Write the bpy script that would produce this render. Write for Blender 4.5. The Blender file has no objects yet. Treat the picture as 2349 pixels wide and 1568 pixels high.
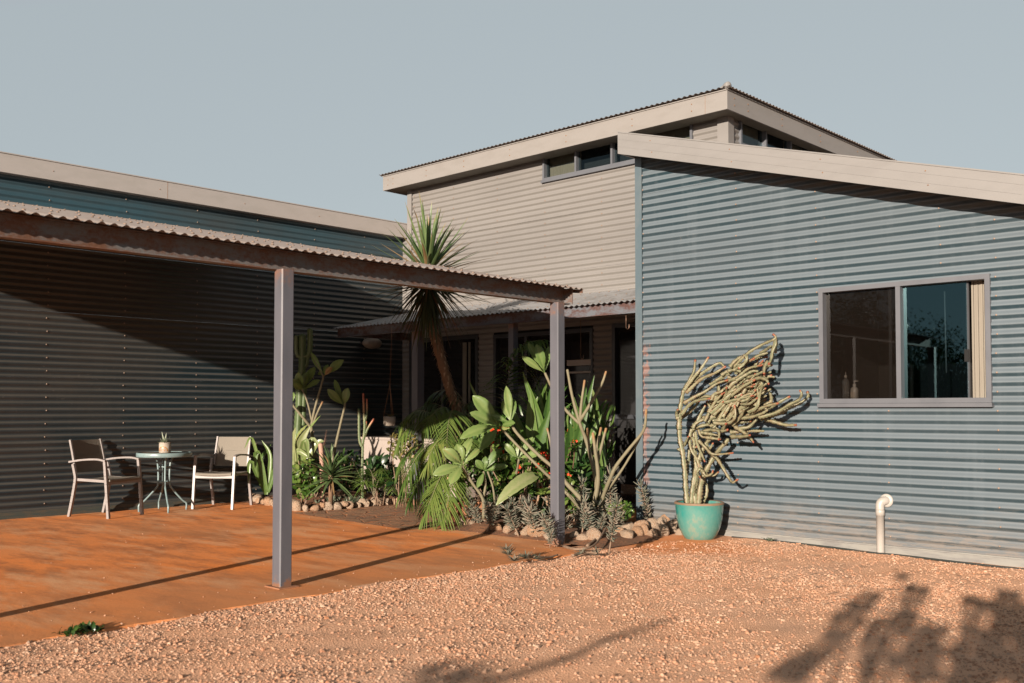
import bpy, math, random
import numpy as np
from math import sin, cos, pi, radians as R
rng = np.random.default_rng(7); random.seed(7)
sc = bpy.context.scene
COL = sc.collection
A3 = lambda *p: np.array(p, float)
def nz(v):
    v = np.asarray(v, float); return v/(np.linalg.norm(v)+1e-12)
def rnd(a, b): return float(rng.uniform(a, b))

# ------------------------------------------------------------------ camera (a measured 35 mm view; design pixels are 2349 wide)
FPX, CX, PY, HZ, CH = 2276., 1174.5, 862., 940., 1.23
AZ = R(46.5)
FW = A3(-cos(AZ), sin(AZ), 0); RT = A3(sin(AZ), cos(AZ), 0); UP = A3(0, 0, 1)
TH = math.atan((HZ-PY)/FPX)
F2 = FW*cos(TH)+UP*sin(TH); U2 = -FW*sin(TH)+UP*cos(TH)
CAM = A3(0, 0, CH)
def ray(x, y): return F2+RT*(x-CX)/FPX+U2*(PY-y)/FPX
def on(x, y, ax, v):
    d = ray(x, y); return CAM+d*((v-CAM[ax])/d[ax])
def at(x, y, D):
    d = ray(x, y); return CAM+d*(D/(d@FW))
TOCAM = -FW
SUNAZ, SUNEL = R(18.8), R(11.0)
TOSUN = A3(sin(SUNAZ)*cos(SUNEL), -cos(SUNAZ)*cos(SUNEL), sin(SUNEL))

cd = bpy.data.cameras.new('camera'); cam = bpy.data.objects.new('camera', cd); COL.objects.link(cam)
cam.location = CAM
cam.rotation_euler = (pi/2+TH, 0, AZ)   # forward = (-sin az', cos az') with az' below
cam.rotation_euler = (pi/2+TH, 0, math.atan2(-FW[0], FW[1]))
cd.sensor_width = 36; cd.lens = FPX/2349*36; cd.shift_y = (PY-784)/2349; cd.clip_end = 3000; cd.clip_start = .05
cd.dof.use_dof = True; cd.dof.focus_distance = 10.0; cd.dof.aperture_fstop = 3.2
sc.camera = cam

# ------------------------------------------------------------------ mesh builder
class MB:
    def __init__(s): s.v = []; s.f = []; s.mi = []; s.sm = []; s.var = []; s.n = 0
    def add(s, V, F, mi=0, var=0., smooth=True):
        V = np.asarray(V, float).reshape(-1, 3); s.v.append(V)
        k = s.n; s.f += [tuple(int(i)+k for i in f) for f in F]
        s.mi += [mi]*len(F); s.sm += [smooth]*len(F)
        s.var.append(np.full(len(V), var) if np.isscalar(var) else np.asarray(var, float)); s.n += len(V)
    def hexa(s, P, mi=0, var=0.):   # 8 corners, bottom loop then top loop
        s.add(P, [(3, 2, 1, 0), (4, 5, 6, 7), (0, 1, 5, 4), (1, 2, 6, 5), (2, 3, 7, 6), (3, 0, 4, 7)], mi, var, False)
    def box(s, x0, x1, y0, y1, z0, z1, mi=0, var=0.):
        s.hexa([(x0, y0, z0), (x1, y0, z0), (x1, y1, z0), (x0, y1, z0), (x0, y0, z1), (x1, y0, z1), (x1, y1, z1), (x0, y1, z1)], mi, var)
    def bar(s, a, b, w, h, up=(0, 0, 1), mi=0, var=0., taper=1.):
        a = np.asarray(a, float); b = np.asarray(b, float); d = nz(b-a); sd = np.cross(d, up)
        if np.linalg.norm(sd) < 1e-4: sd = np.cross(d, (1, 0, 0))
        sd = nz(sd); u = nz(np.cross(sd, d)); P = []
        for p, t in ((a, 1.), (b, taper)):
            for i, j in ((-1, -1), (1, -1), (1, 1), (-1, 1)): P.append(p+sd*w/2*i*t+u*h/2*j*t)
        s.hexa(P, mi, var)
    def tube(s, pts, r, seg=7, mi=0, var=0., star=0., serr=0., cap=True, ridgevar=None):
        pts = np.asarray(pts, float); n = len(pts); r = np.full(n, r) if np.isscalar(r) else np.asarray(r, float)
        tg = np.gradient(pts, axis=0); tg /= np.linalg.norm(tg, axis=1)[:, None]+1e-12
        ref = nz(np.cross(tg[0], (0.13, .2, .97) if abs(tg[0][2]) < .9 else (1, .1, 0)))
        V = []; VA = []; va = np.full(n, var) if np.isscalar(var) else np.asarray(var, float)
        for i in range(n):
            ref = nz(ref-tg[i]*(ref@tg[i])); b = np.cross(tg[i], ref)
            for k in range(seg):
                a = 2*pi*k/seg; q = r[i]; x = va[i]
                if star:
                    if k % 2: q *= (1-star)
                    else:
                        q *= 1+(serr if i % 2 else -serr)
                        if ridgevar is not None: x = max(x, ridgevar)
                V.append(pts[i]+(ref*cos(a)+b*sin(a))*q); VA.append(x)
        F = [(i*seg+k, i*seg+(k+1) % seg, (i+1)*seg+(k+1) % seg, (i+1)*seg+k) for i in range(n-1) for k in range(seg)]
        if cap:
            V += [pts[0], pts[-1]+tg[-1]*r[-1]*.6]; VA += [va[0], va[-1]]
            c0 = n*seg; c1 = c0+1
            F += [(c0, (k+1) % seg, k) for k in range(seg)]+[(c1, (n-1)*seg+k, (n-1)*seg+(k+1) % seg) for k in range(seg)]
        s.add(V, F, mi, VA)
    def lathe(s, c, prof, seg=32, mi=0, var=0.):
        c = np.asarray(c, float); V = []
        for r, z in prof:
            for k in range(seg): V.append(c+A3(r*cos(2*pi*k/seg), r*sin(2*pi*k/seg), z))
        F = [(i*seg+k, i*seg+(k+1) % seg, (i+1)*seg+(k+1) % seg, (i+1)*seg+k) for i in range(len(prof)-1) for k in range(seg)]
        s.add(V, F, mi, var)
    def leaf(s, a, b, W, nrm=None, arch=.08, fold=.15, shape='ob', n=7, mi=0, var=.3, tip=None, wave=0.):
        a = np.asarray(a, float); b = np.asarray(b, float); L = np.linalg.norm(b-a)
        if L < 1e-5: return
        d = (b-a)/L; nrm = nz(TOCAM*.6+UP*.6 if nrm is None else nrm); sd = np.cross(d, nrm)
        if np.linalg.norm(sd) < .05: sd = np.cross(d, RT)
        sd = nz(sd); u = nz(np.cross(sd, d)); V = []; VA = []
        ph = rnd(0, 6)
        for i in range(n+1):
            t = i/n; p = a+(b-a)*t+u*arch*L*4*t*(1-t); tg = nz(d+u*arch*4*(1-2*t)); u2 = nz(np.cross(sd, tg))
            if shape == 'ob': w = max(.05, sin(pi*max(0, (t-.1)/.9)**1.35)**.75 if t > .1 else .05)
            elif shape == 'strap': w = min(1, .6+t*2)*(1-t**3)**.8
            elif shape == 'lance': w = min(1, .55+3*t)*(1-t)**.65
            elif shape == 'el': w = max(.04, sin(pi*t)**.8)
            else: w = 1-t
            w = max(w, .02)*W/2; wv = wave*W*sin(ph+t*14)
            x = var if tip is None else var+(tip-var)*max(0, (t-.75)/.25)
            if shape in ('ob', 'strap') and n > 5:
                rf = (.0045 if i % 2 else -.0045)*min(1, W/.08)*min(1, w*40)
                V += [p-sd*w+u2*(fold*w*.7+wv-rf), p-sd*w*.5+u2*(fold*w*.85+wv*.4+rf), p, p+sd*w*.5+u2*(fold*w*.85-wv*.4+rf), p+sd*w+u2*(fold*w*.7-wv-rf)]
                VA += [x, x-.04, min(1, x+.14), x-.04, x]
            else:
                V += [p-sd*w+u2*(fold*w+wv), p, p+sd*w+u2*(fold*w-wv)]; VA += [x, min(1, x+.06), x]
        F = []; K = len(V)//(n+1)
        for i in range(n):
            for j in range(K-1): F.append((K*i+j, K*i+j+1, K*i+K+j+1, K*i+K+j))
        s.add(V, F, mi, VA)
    def frond(s, pts, L, n=24, W=.022, droop=.5, ang=.6, var=.35, mi=0, rmi=1, r=.007, nl=4, t0=.12, dirn=None):
        P = cr(pts, 40); s.tube(P[::2], np.linspace(r, r*.3, 20), 5, rmi, .5)
        tg = np.gradient(P, axis=0)
        for k in range(n):
            t = t0+(1-t0)*(k+.5)/n; i = min(39, int(t*39)); T = nz(tg[i]); sd = np.cross(T, UP)
            if np.linalg.norm(sd) < .1: sd = RT
            sd = nz(sd)
            for g in (-1, 1):
                l = L*(.45+.75*sin(pi*min(1, (t-t0)/(1-t0)*.85+.12)))*rnd(.88, 1.1)
                a2 = ang*rnd(.85, 1.15)
                d = nz(sd*g*cos(a2)+T*sin(a2)*1.1-UP*droop*rnd(.7, 1.3))
                s.leaf(P[i], P[i]+d*l, W*rnd(.85, 1.15), nz(UP*.8+T*.2+TOCAM*.3), rnd(.04, .12), .25, 'lance', nl, mi, np.clip(var+rnd(-.15, .15), 0, 1))
    def build(s, name, mats, parent=None, origin=None, local=False):
        if not s.v: s.v = [np.zeros((0, 3))]; s.var = [np.zeros(0)]
        V = np.vstack(s.v); o = A3(0, 0, 0)
        if not local:
            if parent is not None:
                q = parent
                while q is not None: o = o+A3(*q.location); q = q.parent
            elif origin is not None: o = np.asarray(origin, float)
        me = bpy.data.meshes.new(name); me.from_pydata((V-o).tolist(), [], s.f)
        me.polygons.foreach_set('material_index', s.mi); me.polygons.foreach_set('use_smooth', s.sm)
        at_ = me.attributes.new('var', 'FLOAT', 'POINT'); at_.data.foreach_set('value', np.concatenate(s.var))
        for m in (mats if isinstance(mats, (list, tuple)) else [mats]): me.materials.append(m)
        me.update(); ob = bpy.data.objects.new(name, me); COL.objects.link(ob)
        if parent is not None: ob.parent = parent
        elif origin is not None: ob.location = origin
        return ob
def cr(pts, n):
    P = np.asarray(pts, float)
    if len(P) == 2: return P[0]+(P[1]-P[0])*np.linspace(0, 1, n)[:, None]
    Q = np.vstack([2*P[0]-P[1], P, 2*P[-1]-P[-2]]); m = len(P)-1; out = []
    for t in np.linspace(0, m-1e-9, n):
        i = int(t); u = t-i; a, b, c, d = Q[i:i+4]
        out.append(.5*((2*b)+(c-a)*u+(2*a-5*b+4*c-d)*u*u+(3*b-a-3*c+d)*u**3))
    return np.array(out)
def tag(o, label=None, cat=None, group=None, kind=None):
    if label: o['label'] = label
    if cat: o['category'] = cat
    if group: o['group'] = group
    if kind: o['kind'] = kind
    return o
def empty(name, loc, label, cat, group=None, rz=0):
    o = bpy.data.objects.new(name, None); COL.objects.link(o); o.location = loc; o.rotation_euler = (0, 0, rz); o.empty_display_size = .2
    return tag(o, label, cat, group)
def copy_tree(o, parent=None):
    c = o.copy(); COL.objects.link(c); c.parent = parent
    for ch in list(o.children): copy_tree(ch, c)
    return c

# ------------------------------------------------------------------ materials
def newmat(name):
    m = bpy.data.materials.new(name); m.use_nodes = True; nt = m.node_tree
    return m, nt, nt.nodes['Principled BSDF'], nt.nodes['Material Output']
def N(nt, typ, **kw):
    n = nt.nodes.new(typ)
    for k, v in kw.items():
        if k in n.inputs: n.inputs[k].default_value = v
        else: setattr(n, k, v)
    return n
def lk(nt, a, b): nt.links.new(a, b)
def pos(nt, sc_=(1, 1, 1)):
    g = N(nt, 'ShaderNodeNewGeometry'); m = N(nt, 'ShaderNodeMapping'); m.inputs['Scale'].default_value = sc_
    lk(nt, g.outputs['Position'], m.inputs['Vector']); return m.outputs[0]
def objco(nt, sc_=(1, 1, 1)):
    g = N(nt, 'ShaderNodeTexCoord'); m = N(nt, 'ShaderNodeMapping'); m.inputs['Scale'].default_value = sc_
    lk(nt, g.outputs['Object'], m.inputs['Vector']); return m.outputs[0]
def noise(nt, vec, scale, detail=4, rough=.6):
    n = N(nt, 'ShaderNodeTexNoise'); n.inputs['Scale'].default_value = scale; n.inputs['Detail'].default_value = detail
    n.inputs['Roughness'].default_value = rough; lk(nt, vec, n.inputs['Vector']); return n.outputs['Fac']
def ramp(nt, fac, stops, interp='LINEAR'):
    r = N(nt, 'ShaderNodeValToRGB'); cr_ = r.color_ramp; cr_.interpolation = interp
    while len(cr_.elements) < len(stops): cr_.elements.new(.5)
    for e, (p, c) in zip(cr_.elements, stops):
        e.position = p; e.color = (c, c, c, 1) if np.isscalar(c) else (*c, 1)
    lk(nt, fac, r.inputs[0]); return r.outputs[0]
def mixc(nt, fac, a, b, mode='MIX'):
    m = N(nt, 'ShaderNodeMix', data_type='RGBA', blend_type=mode)
    for sk, v in ((m.inputs[0], fac), (m.inputs[6], a), (m.inputs[7], b)):
        if isinstance(v, bpy.types.NodeSocket): lk(nt, v, sk)
        elif np.isscalar(v): sk.default_value = v
        else: sk.default_value = (*v, 1)
    return m.outputs[2]
def math_(nt, op, a, b=0.):
    m = N(nt, 'ShaderNodeMath', operation=op)
    for sk, v in zip(m.inputs, (a, b)):
        if isinstance(v, bpy.types.NodeSocket): lk(nt, v, sk)
        else: sk.default_value = v
    return m.outputs[0]
def bump(nt, p, h, strength=.3, dist=.01):
    b = N(nt, 'ShaderNodeBump'); b.inputs['Strength'].default_value = strength; b.inputs['Distance'].default_value = dist
    lk(nt, h, b.inputs['Height']); lk(nt, b.outputs[0], p.inputs['Normal'])
def sepxyz(nt):
    g = N(nt, 'ShaderNodeNewGeometry'); s = N(nt, 'ShaderNodeSeparateXYZ'); lk(nt, g.outputs['Position'], s.inputs[0]); return s.outputs
KA = .5
def simple(name, col, rough=.6, col2=None, scale=6, st=(1, 1, 1), lo=.45, hi=.65, bmp=0, bscale=80, metal=0, spec=.5, coat=0):
    m, nt, p, o = newmat(name); p.inputs['Roughness'].default_value = rough; p.inputs['Metallic'].default_value = metal
    p.inputs['Specular IOR Level'].default_value = spec; p.inputs['Coat Weight'].default_value = coat
    if col2 is None: col2 = tuple(c*.8 for c in col)
    col = tuple(c*KA for c in col); col2 = tuple(c*KA for c in col2)
    v = objco(nt, st); f = ramp(nt, noise(nt, v, scale), [(lo, 0.), (hi, 1.)])
    lk(nt, mixc(nt, f, col, col2), p.inputs['Base Color'])
    if bmp: bump(nt, p, noise(nt, v, bscale), bmp, .005)
    return m
KF = .62
def foliage(name, stops, rough=.45, transl=.25, spec=.4, nscale=14, bmp=.15):
    m, nt, p, o = newmat(name)
    a = N(nt, 'ShaderNodeAttribute', attribute_name='var')
    nn = noise(nt, objco(nt), nscale, 3); v = math_(nt, 'ADD', a.outputs['Fac'], math_(nt, 'MULTIPLY', math_(nt, 'SUBTRACT', nn, .5), .25))
    c = ramp(nt, v, [(q, tuple(x*KF for x in cc)) for q, cc in stops]); lk(nt, c, p.inputs['Base Color']); p.inputs['Roughness'].default_value = rough
    p.inputs['Specular IOR Level'].default_value = spec
    if bmp: bump(nt, p, noise(nt, objco(nt), 60, 2), bmp, .004)
    if transl:
        t = N(nt, 'ShaderNodeBsdfTranslucent'); lk(nt, mixc(nt, 1., c, (.9, 1., .4), 'MULTIPLY'), t.inputs[0])
        x = N(nt, 'ShaderNodeMixShader'); x.inputs[0].default_value = transl
        lk(nt, p.outputs[0], x.inputs[1]); lk(nt, t.outputs[0], x.inputs[2]); lk(nt, x.outputs[0], o.inputs[0])
    return m
def painted(name, clean, faded, dusty=True, lo=.27, hi=.42, zskylit=None, rustx=None, rough=.45, basez=.42):
    """factory-painted corrugated steel: weathered, dust-holding upper slopes of each rib, cleaner undersides, bare zinc worn near the ground"""
    m, nt, p, o = newmat(name)
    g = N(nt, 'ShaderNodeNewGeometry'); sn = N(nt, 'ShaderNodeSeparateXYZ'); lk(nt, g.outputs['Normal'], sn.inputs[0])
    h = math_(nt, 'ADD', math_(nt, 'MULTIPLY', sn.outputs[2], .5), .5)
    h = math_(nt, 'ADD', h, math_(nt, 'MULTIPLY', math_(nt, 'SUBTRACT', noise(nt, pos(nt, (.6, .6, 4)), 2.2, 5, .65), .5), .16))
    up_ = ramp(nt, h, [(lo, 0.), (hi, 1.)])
    if zskylit: up_ = math_(nt, 'MULTIPLY', up_, ramp(nt, math_(nt, 'MULTIPLY', sepxyz(nt)[2], .2), [(zskylit*.2-.06, 1.), (zskylit*.2, .08)]))
    cl_ = clean if not zskylit else mixc(nt, ramp(nt, math_(nt, 'MULTIPLY', sepxyz(nt)[2], .2), [(zskylit*.2-.06, 0.), (zskylit*.2, 1.)]), clean, (.018, .058, .080))  # above this height, skylight over the carport is put into the teal
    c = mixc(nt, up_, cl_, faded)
    s1 = ramp(nt, noise(nt, pos(nt, (.35, .35, 1.2)), 1.3, 5, .6), [(.35, 0.), (.7, 1.)])
    c = mixc(nt, math_(nt, 'MULTIPLY', s1, .6), c, tuple(b*.70 for b in faded))
    s2 = ramp(nt, noise(nt, pos(nt, (7, 7, .5)), 1.6, 4, .6), [(.5, 0.), (.75, .2 if dusty else .05)])
    c = mixc(nt, s2, c, tuple(b*1.15+.012 for b in faded))
    sp = ramp(nt, noise(nt, pos(nt), 24, 3), [(.68, 0.), (.73, 1.)])
    c = mixc(nt, math_(nt, 'MULTIPLY', sp, .22), c, (.15, .135, .12))
    rg = math_(nt, 'ADD', math_(nt, 'MULTIPLY', up_, .12), rough)
    if dusty:
        x, y, z = sepxyz(nt)
        wob = math_(nt, 'ADD', z, math_(nt, 'MULTIPLY', math_(nt, 'SUBTRACT', noise(nt, pos(nt, (.8, .8, 2)), 2.2, 4), .5), .5))
        low = ramp(nt, wob, [(.02, 1.), (basez, 0.)])
        pat = ramp(nt, noise(nt, pos(nt, (1.6, 1.6, 16)), 3.2, 6, .75), [(.47, 0.), (.53, 1.)])
        c = mixc(nt, math_(nt, 'MULTIPLY', low, pat), c, (.145, .13, .118))
        c = mixc(nt, ramp(nt, z, [(.0, .35), (.4, 0.)]), c, (.13, .105, .085))
        rg = math_(nt, 'ADD', math_(nt, 'MULTIPLY', low, .3), rg)
    lk(nt, rg, p.inputs['Roughness'])
    if rustx:
        x, y, z = sepxyz(nt)
        dist = math_(nt, 'ABSOLUTE', math_(nt, 'SUBTRACT', x, rustx)); nn = noise(nt, pos(nt, (3, 3, 2.2)), 4, 5, .65)
        w = math_(nt, 'SUBTRACT', .065, math_(nt, 'ADD', dist, math_(nt, 'MULTIPLY', math_(nt, 'SUBTRACT', nn, .47), .5)))
        f = ramp(nt, w, [(.0, 0.), (.06, .55)])
        hi_ = ramp(nt, math_(nt, 'ADD', math_(nt, 'MULTIPLY', z, .25), math_(nt, 'MULTIPLY', math_(nt, 'SUBTRACT', nn, .5), .25)), [(.42, 1.), (.52, 0.)])
        c = mixc(nt, math_(nt, 'MULTIPLY', f, hi_), c, (.24, .115, .085))
    lk(nt, c, p.inputs['Base Color'])
    bump(nt, p, noise(nt, pos(nt), 2.2, 3), .25, .02)
    return m
M = {}
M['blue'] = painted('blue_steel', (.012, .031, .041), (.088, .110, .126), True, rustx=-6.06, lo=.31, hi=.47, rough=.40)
M['darkwall'] = painted('left_wall_steel', (.005, .016, .023), (.058, .054, .048), False, lo=.57, hi=.80, zskylit=3.5, rough=.40)  # narrow rib ramp: dust that also paints in the grazing sun's bright band
M['cream'] = painted('cream_steel', (.134, .126, .115), (.156, .147, .140), False, rough=.5)
M['fascia'] = simple('fascia_paint', (.320, .308, .298), .45, (.30, .288, .278), 3, (1, 1, 3))
M['fascialight'] = simple('pale_fascia_paint', (.62, .57, .54), .45, (.58, .535, .50), 3, (1, 1, 3))
M['fasciamid'] = simple('cream_fascia_paint', (.36, .335, .315), .45, (.335, .31, .288), 3, (1, 1, 3))
M['fasciarust'] = simple('rusted_fixing', (.38, .19, .09), .8)
M['soffit'] = simple('soffit', (.22, .20, .16), .7)
M['roofdust'] = simple('roof_steel', (.46, .39, .35), .5, (.40, .30, .24), 6, (1, 1, 1))
M['zinc'] = simple('galvanised', (.34, .33, .32), .42, (.26, .26, .26), 7, metal=.2)
M['screw'] = simple('screw_head', (.42, .30, .23), .5)
M['frame'] = simple('window_frame_paint', (.17, .178, .20), .4, (.15, .158, .18), 5)
M['roofgrey'] = simple('verandah_roof_steel', (.48, .48, .49), .4, (.30, .29, .28), 5)
M['darkframe'] = simple('dark_frame', (.05, .055, .065), .45)
M['flash'] = simple('blue_flashing', (.12, .17, .20), .4, (.16, .20, .22), 5, (1, 1, .5))
M['baseflash'] = simple('base_flashing', (.36, .35, .32), .55, (.26, .25, .24), 4, (1, 1, 6), bmp=.1)
M['darkbase'] = simple('dark_base', (.07, .085, .075), .6, (.12, .10, .07), 8, (1, 1, 4))
M['white'] = simple('white_plastic', (.60, .56, .51), .4, (.54, .50, .45), 5)
M['chairframe'] = simple('chair_frame', (.42, .38, .365), .4, (.38, .34, .325), 10)
M['sling'] = simple('sling_fabric', (.30, .265, .215), .85, (.27, .235, .19), 120, bmp=.25, bscale=500)
M['teal'] = simple('teal_paint', (.30, .42, .43), .35, (.26, .36, .37), 20)
M['tabletop'] = simple('table_top', (.42, .30, .21), .35, (.20, .12, .08), 9, lo=.4, hi=.7)
M['clay'] = simple('clay_pot', (.50, .22, .10), .8, (.42, .17, .08), 14, bmp=.2)
M['potrim'] = simple('unglazed_rim', (.36, .23, .14), .7)
M['creampot'] = simple('cream_glaze', (.66, .57, .47), .4)
M['orangepaint'] = simple('orange_paint', (.60, .26, .05), .5)
M['pinkpaint'] = simple('pink_paint', (.50, .34, .28), .5)
M['rope'] = simple('rope', (.36, .19, .11), .9)
M['appliance'] = simple('cabinet_enamel', (.56, .48, .43), .35, (.52, .44, .38), 3)
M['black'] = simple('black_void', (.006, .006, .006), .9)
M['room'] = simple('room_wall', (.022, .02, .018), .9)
M['curtain'] = simple('blind_fabric', (.36, .32, .26), .9, (.30, .26, .21), 30, (6, 6, .1))
M['hose'] = simple('black_hose', (.03, .035, .03), .6)
M['copper'] = simple('hook_wire', (.45, .28, .20), .4, metal=.5)
M['lampglass'] = simple('lamp_shade', (.35, .30, .25), .5)
M['potsoil'] = simple('pot_soil', (.20, .11, .06), .95, bmp=.5)

def glassy(name, tint=(.75, .8, .8), fac=.12, diff=0., dcol=(.02, .02, .02), gcol=(1, 1, 1)):
    m, nt, p, o = newmat(name); nt.nodes.remove(p)
    t = N(nt, 'ShaderNodeBsdfTransparent'); t.inputs[0].default_value = (*tint, 1)
    g = N(nt, 'ShaderNodeBsdfGlossy'); g.inputs['Roughness'].default_value = .015; g.inputs[0].default_value = (*gcol, 1)
    fr = N(nt, 'ShaderNodeFresnel'); fr.inputs[0].default_value = 1.5
    gg = N(nt, 'ShaderNodeNewGeometry'); ff = math_(nt, 'MULTIPLY', math_(nt, 'MAXIMUM', math_(nt, 'ADD', fr.outputs[0], fac), 0.), math_(nt, 'SUBTRACT', 1., gg.outputs['Backfacing']))
    x = N(nt, 'ShaderNodeMixShader'); lk(nt, ff, x.inputs[0])
    src = t.outputs[0]
    if diff:
        d = N(nt, 'ShaderNodeBsdfDiffuse'); d.inputs[0].default_value = (*dcol, 1)
        y = N(nt, 'ShaderNodeMixShader'); y.inputs[0].default_value = diff
        lk(nt, t.outputs[0], y.inputs[1]); lk(nt, d.outputs[0], y.inputs[2]); src = y.outputs[0]
    lk(nt, src, x.inputs[1]); lk(nt, g.outputs[0], x.inputs[2]); lk(nt, x.outputs[0], o.inputs[0])
    return m
M['glass'] = glassy('window_glass', (.45, .52, .55), .05, gcol=(.45, .8, .9))
M['screen'] = glassy('fly_screen', (.8, .78, .76), -.02, .30, (.010, .0075, .006))
M['clearplastic'] = glassy('clear_plastic', (.9, .9, .88), .04, .12, (.5, .5, .5))
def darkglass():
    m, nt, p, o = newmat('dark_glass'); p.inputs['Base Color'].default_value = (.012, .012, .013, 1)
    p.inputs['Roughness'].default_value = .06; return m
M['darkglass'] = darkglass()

def beam_mat(name, blue, rust, amt=(.42, .58)):
    m, nt, p, o = newmat(name); p.inputs['Roughness'].default_value = .7
    n1 = noise(nt, pos(nt, (1, 1, 3)), 3.5, 6, .7); n2 = noise(nt, pos(nt), 30, 5, .7)
    f = ramp(nt, math_(nt, 'ADD', math_(nt, 'MULTIPLY', n1, .7), math_(nt, 'MULTIPLY', n2, .3)), [(amt[0], 0.), (amt[1], 1.)])
    r = mixc(nt, n2, rust, tuple(c*.45 for c in rust)); lk(nt, mixc(nt, f, blue, r), p.inputs['Base Color']); bump(nt, p, n2, .4, .004)
    return m
M['beam'] = beam_mat('rusting_beam', (.095, .092, .092), (.125, .052, .026), (.43, .57))
M['vbeam'] = beam_mat('verandah_beam_steel', (.075, .082, .095), (.075, .034, .028), (.44, .56))
def post_mat():
    m, nt, p, o = newmat('post_paint'); x, y, z = sepxyz(nt)
    n1 = noise(nt, pos(nt), 14, 5, .7); n2 = noise(nt, pos(nt, (1, 1, .35)), 7, 3)
    c = mixc(nt, ramp(nt, n2, [(.35, 0.), (.7, 1.)]), (.076, .077, .090), (.062, .064, .076))
    top = ramp(nt, math_(nt, 'ADD', math_(nt, 'MULTIPLY', z, .4), math_(nt, 'MULTIPLY', math_(nt, 'SUBTRACT', n1, .5), .22)), [(.835, 0.), (.90, .85)])
    c = mixc(nt, top, c, (.14, .07, .045))
    bot = ramp(nt, math_(nt, 'ADD', z, math_(nt, 'MULTIPLY', math_(nt, 'SUBTRACT', n1, .5), .45)), [(.03, 1.), (.06, 0.)])
    c = mixc(nt, bot, c, (.15, .075, .045))
    ch = ramp(nt, noise(nt, pos(nt), 45, 3), [(.70, 0.), (.72, 1.)]); c = mixc(nt, math_(nt, 'MULTIPLY', ch, .5), c, (.14, .12, .11))
    lk(nt, c, p.inputs['Base Color']); p.inputs['Roughness'].default_value = .5
    bump(nt, p, math_(nt, 'ADD', n1, math_(nt, 'MULTIPLY', bot, .6)), .12, .006); return m
M['post'] = post_mat()
M['rust'] = beam_mat('rust_plate', (.22, .10, .05), (.26, .10, .05))

def slab_mat():
    m, nt, p, o = newmat('stained_concrete'); v = pos(nt)
    ang = N(nt, 'ShaderNodeMapping'); ang.inputs['Rotation'].default_value = (0, 0, R(-40)); ang.inputs['Scale'].default_value = (.35, 1.1, 1); lk(nt, v, ang.inputs['Vector'])
    n1 = noise(nt, ang.outputs[0], 1.3, 7, .62); n2 = noise(nt, ang.outputs[0], 3.7, 6, .7); n3 = noise(nt, v, 60, 4, .7); n4 = noise(nt, v, .45, 3)
    c = mixc(nt, ramp(nt, n1, [(.34, 0.), (.66, 1.)]), (.80, .25, .055), (.68, .265, .095))
    c = mixc(nt, ramp(nt, n2, [(.44, 0.), (.66, .95)]), c, (.32, .125, .05))
    c = mixc(nt, ramp(nt, n4, [(.5, 0.), (.7, .6)]), c, (.50, .21, .085))
    c = mixc(nt, ramp(nt, noise(nt, ang.outputs[0], 1.9, 8, .7), [(.50, 0.), (.64, .8)]), c, (.68, .39, .21))
    c = mixc(nt, ramp(nt, noise(nt, ang.outputs[0], .9, 7, .68), [(.54, 0.), (.66, .7)]), c, (.33, .155, .07))
    sp = ramp(nt, noise(nt, v, 22, 6, .8), [(.64, 0.), (.71, .6)]); c = mixc(nt, sp, c, (.60, .33, .18))
    d = ramp(nt, noise(nt, v, 8, 6, .8), [(.60, 0.), (.72, .5)]); c = mixc(nt, d, c, (.26, .09, .035))
    x, y, z = sepxyz(nt)
    eg = ramp(nt, math_(nt, 'ADD', math_(nt, 'MULTIPLY', math_(nt, 'ADD', x, 5.5), .5), math_(nt, 'MULTIPLY', math_(nt, 'SUBTRACT', n1, .5), .9)), [(-.0, 0.), (.0001, 0.)])
    far = ramp(nt, math_(nt, 'ADD', math_(nt, 'MULTIPLY', math_(nt, 'ADD', x, 7.5), .5), math_(nt, 'MULTIPLY', math_(nt, 'SUBTRACT', n1, .5), .6)), [(.2, 0.), (1., .6)])
    c = mixc(nt, far, c, (.42, .185, .08))
    c = mixc(nt, ramp(nt, n3, [(.4, 0.), (.7, .35)]), c, (.42, .15, .055))
    lk(nt, c, p.inputs['Base Color']); p.inputs['Roughness'].default_value = .75; p.inputs['Specular IOR Level'].default_value = .3
    bump(nt, p, math_(nt, 'ADD', n3, math_(nt, 'MULTIPLY', n2, 1.2)), .35, .006); return m
M['slab'] = slab_mat()
def ground_mat():
    m, nt, p, o = newmat('sandy_ground'); v = pos(nt)
    n1 = noise(nt, v, 1.2, 5); n2 = noise(nt, v, 90, 4, .7); n3 = noise(nt, v, 25, 5, .7)
    c = mixc(nt, ramp(nt, n1, [(.4, 0.), (.65, 1.)]), (.63, .345, .205), (.60, .36, .235))
    x, y, z = sepxyz(nt)   # redder soil where the gravel thins out by the rocks
    wx = math_(nt, 'ABSOLUTE', math_(nt, 'ADD', x, 5.2)); wy = math_(nt, 'ABSOLUTE', math_(nt, 'SUBTRACT', y, 7.6))
    dd = math_(nt, 'ADD', math_(nt, 'MULTIPLY', wx, .8), wy); dd = math_(nt, 'ADD', dd, math_(nt, 'MULTIPLY', math_(nt, 'SUBTRACT', n3, .5), .9))
    c = mixc(nt, ramp(nt, dd, [(.45, 1.), (.95, 0.)]), c, (.58, .20, .065))
    vo = N(nt, 'ShaderNodeTexVoronoi'); vo.inputs['Scale'].default_value = 85; lk(nt, v, vo.inputs['Vector'])
    c = mixc(nt, math_(nt, 'MULTIPLY', vo.outputs['Color'], .35), c, (.52, .28, .17))
    lk(nt, c, p.inputs['Base Color']); p.inputs['Roughness'].default_value = .9; p.inputs['Specular IOR Level'].default_value = .2
    h = math_(nt, 'ADD', math_(nt, 'MULTIPLY', vo.outputs['Distance'], -1.0), n2); bump(nt, p, h, .7, .006); return m
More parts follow.
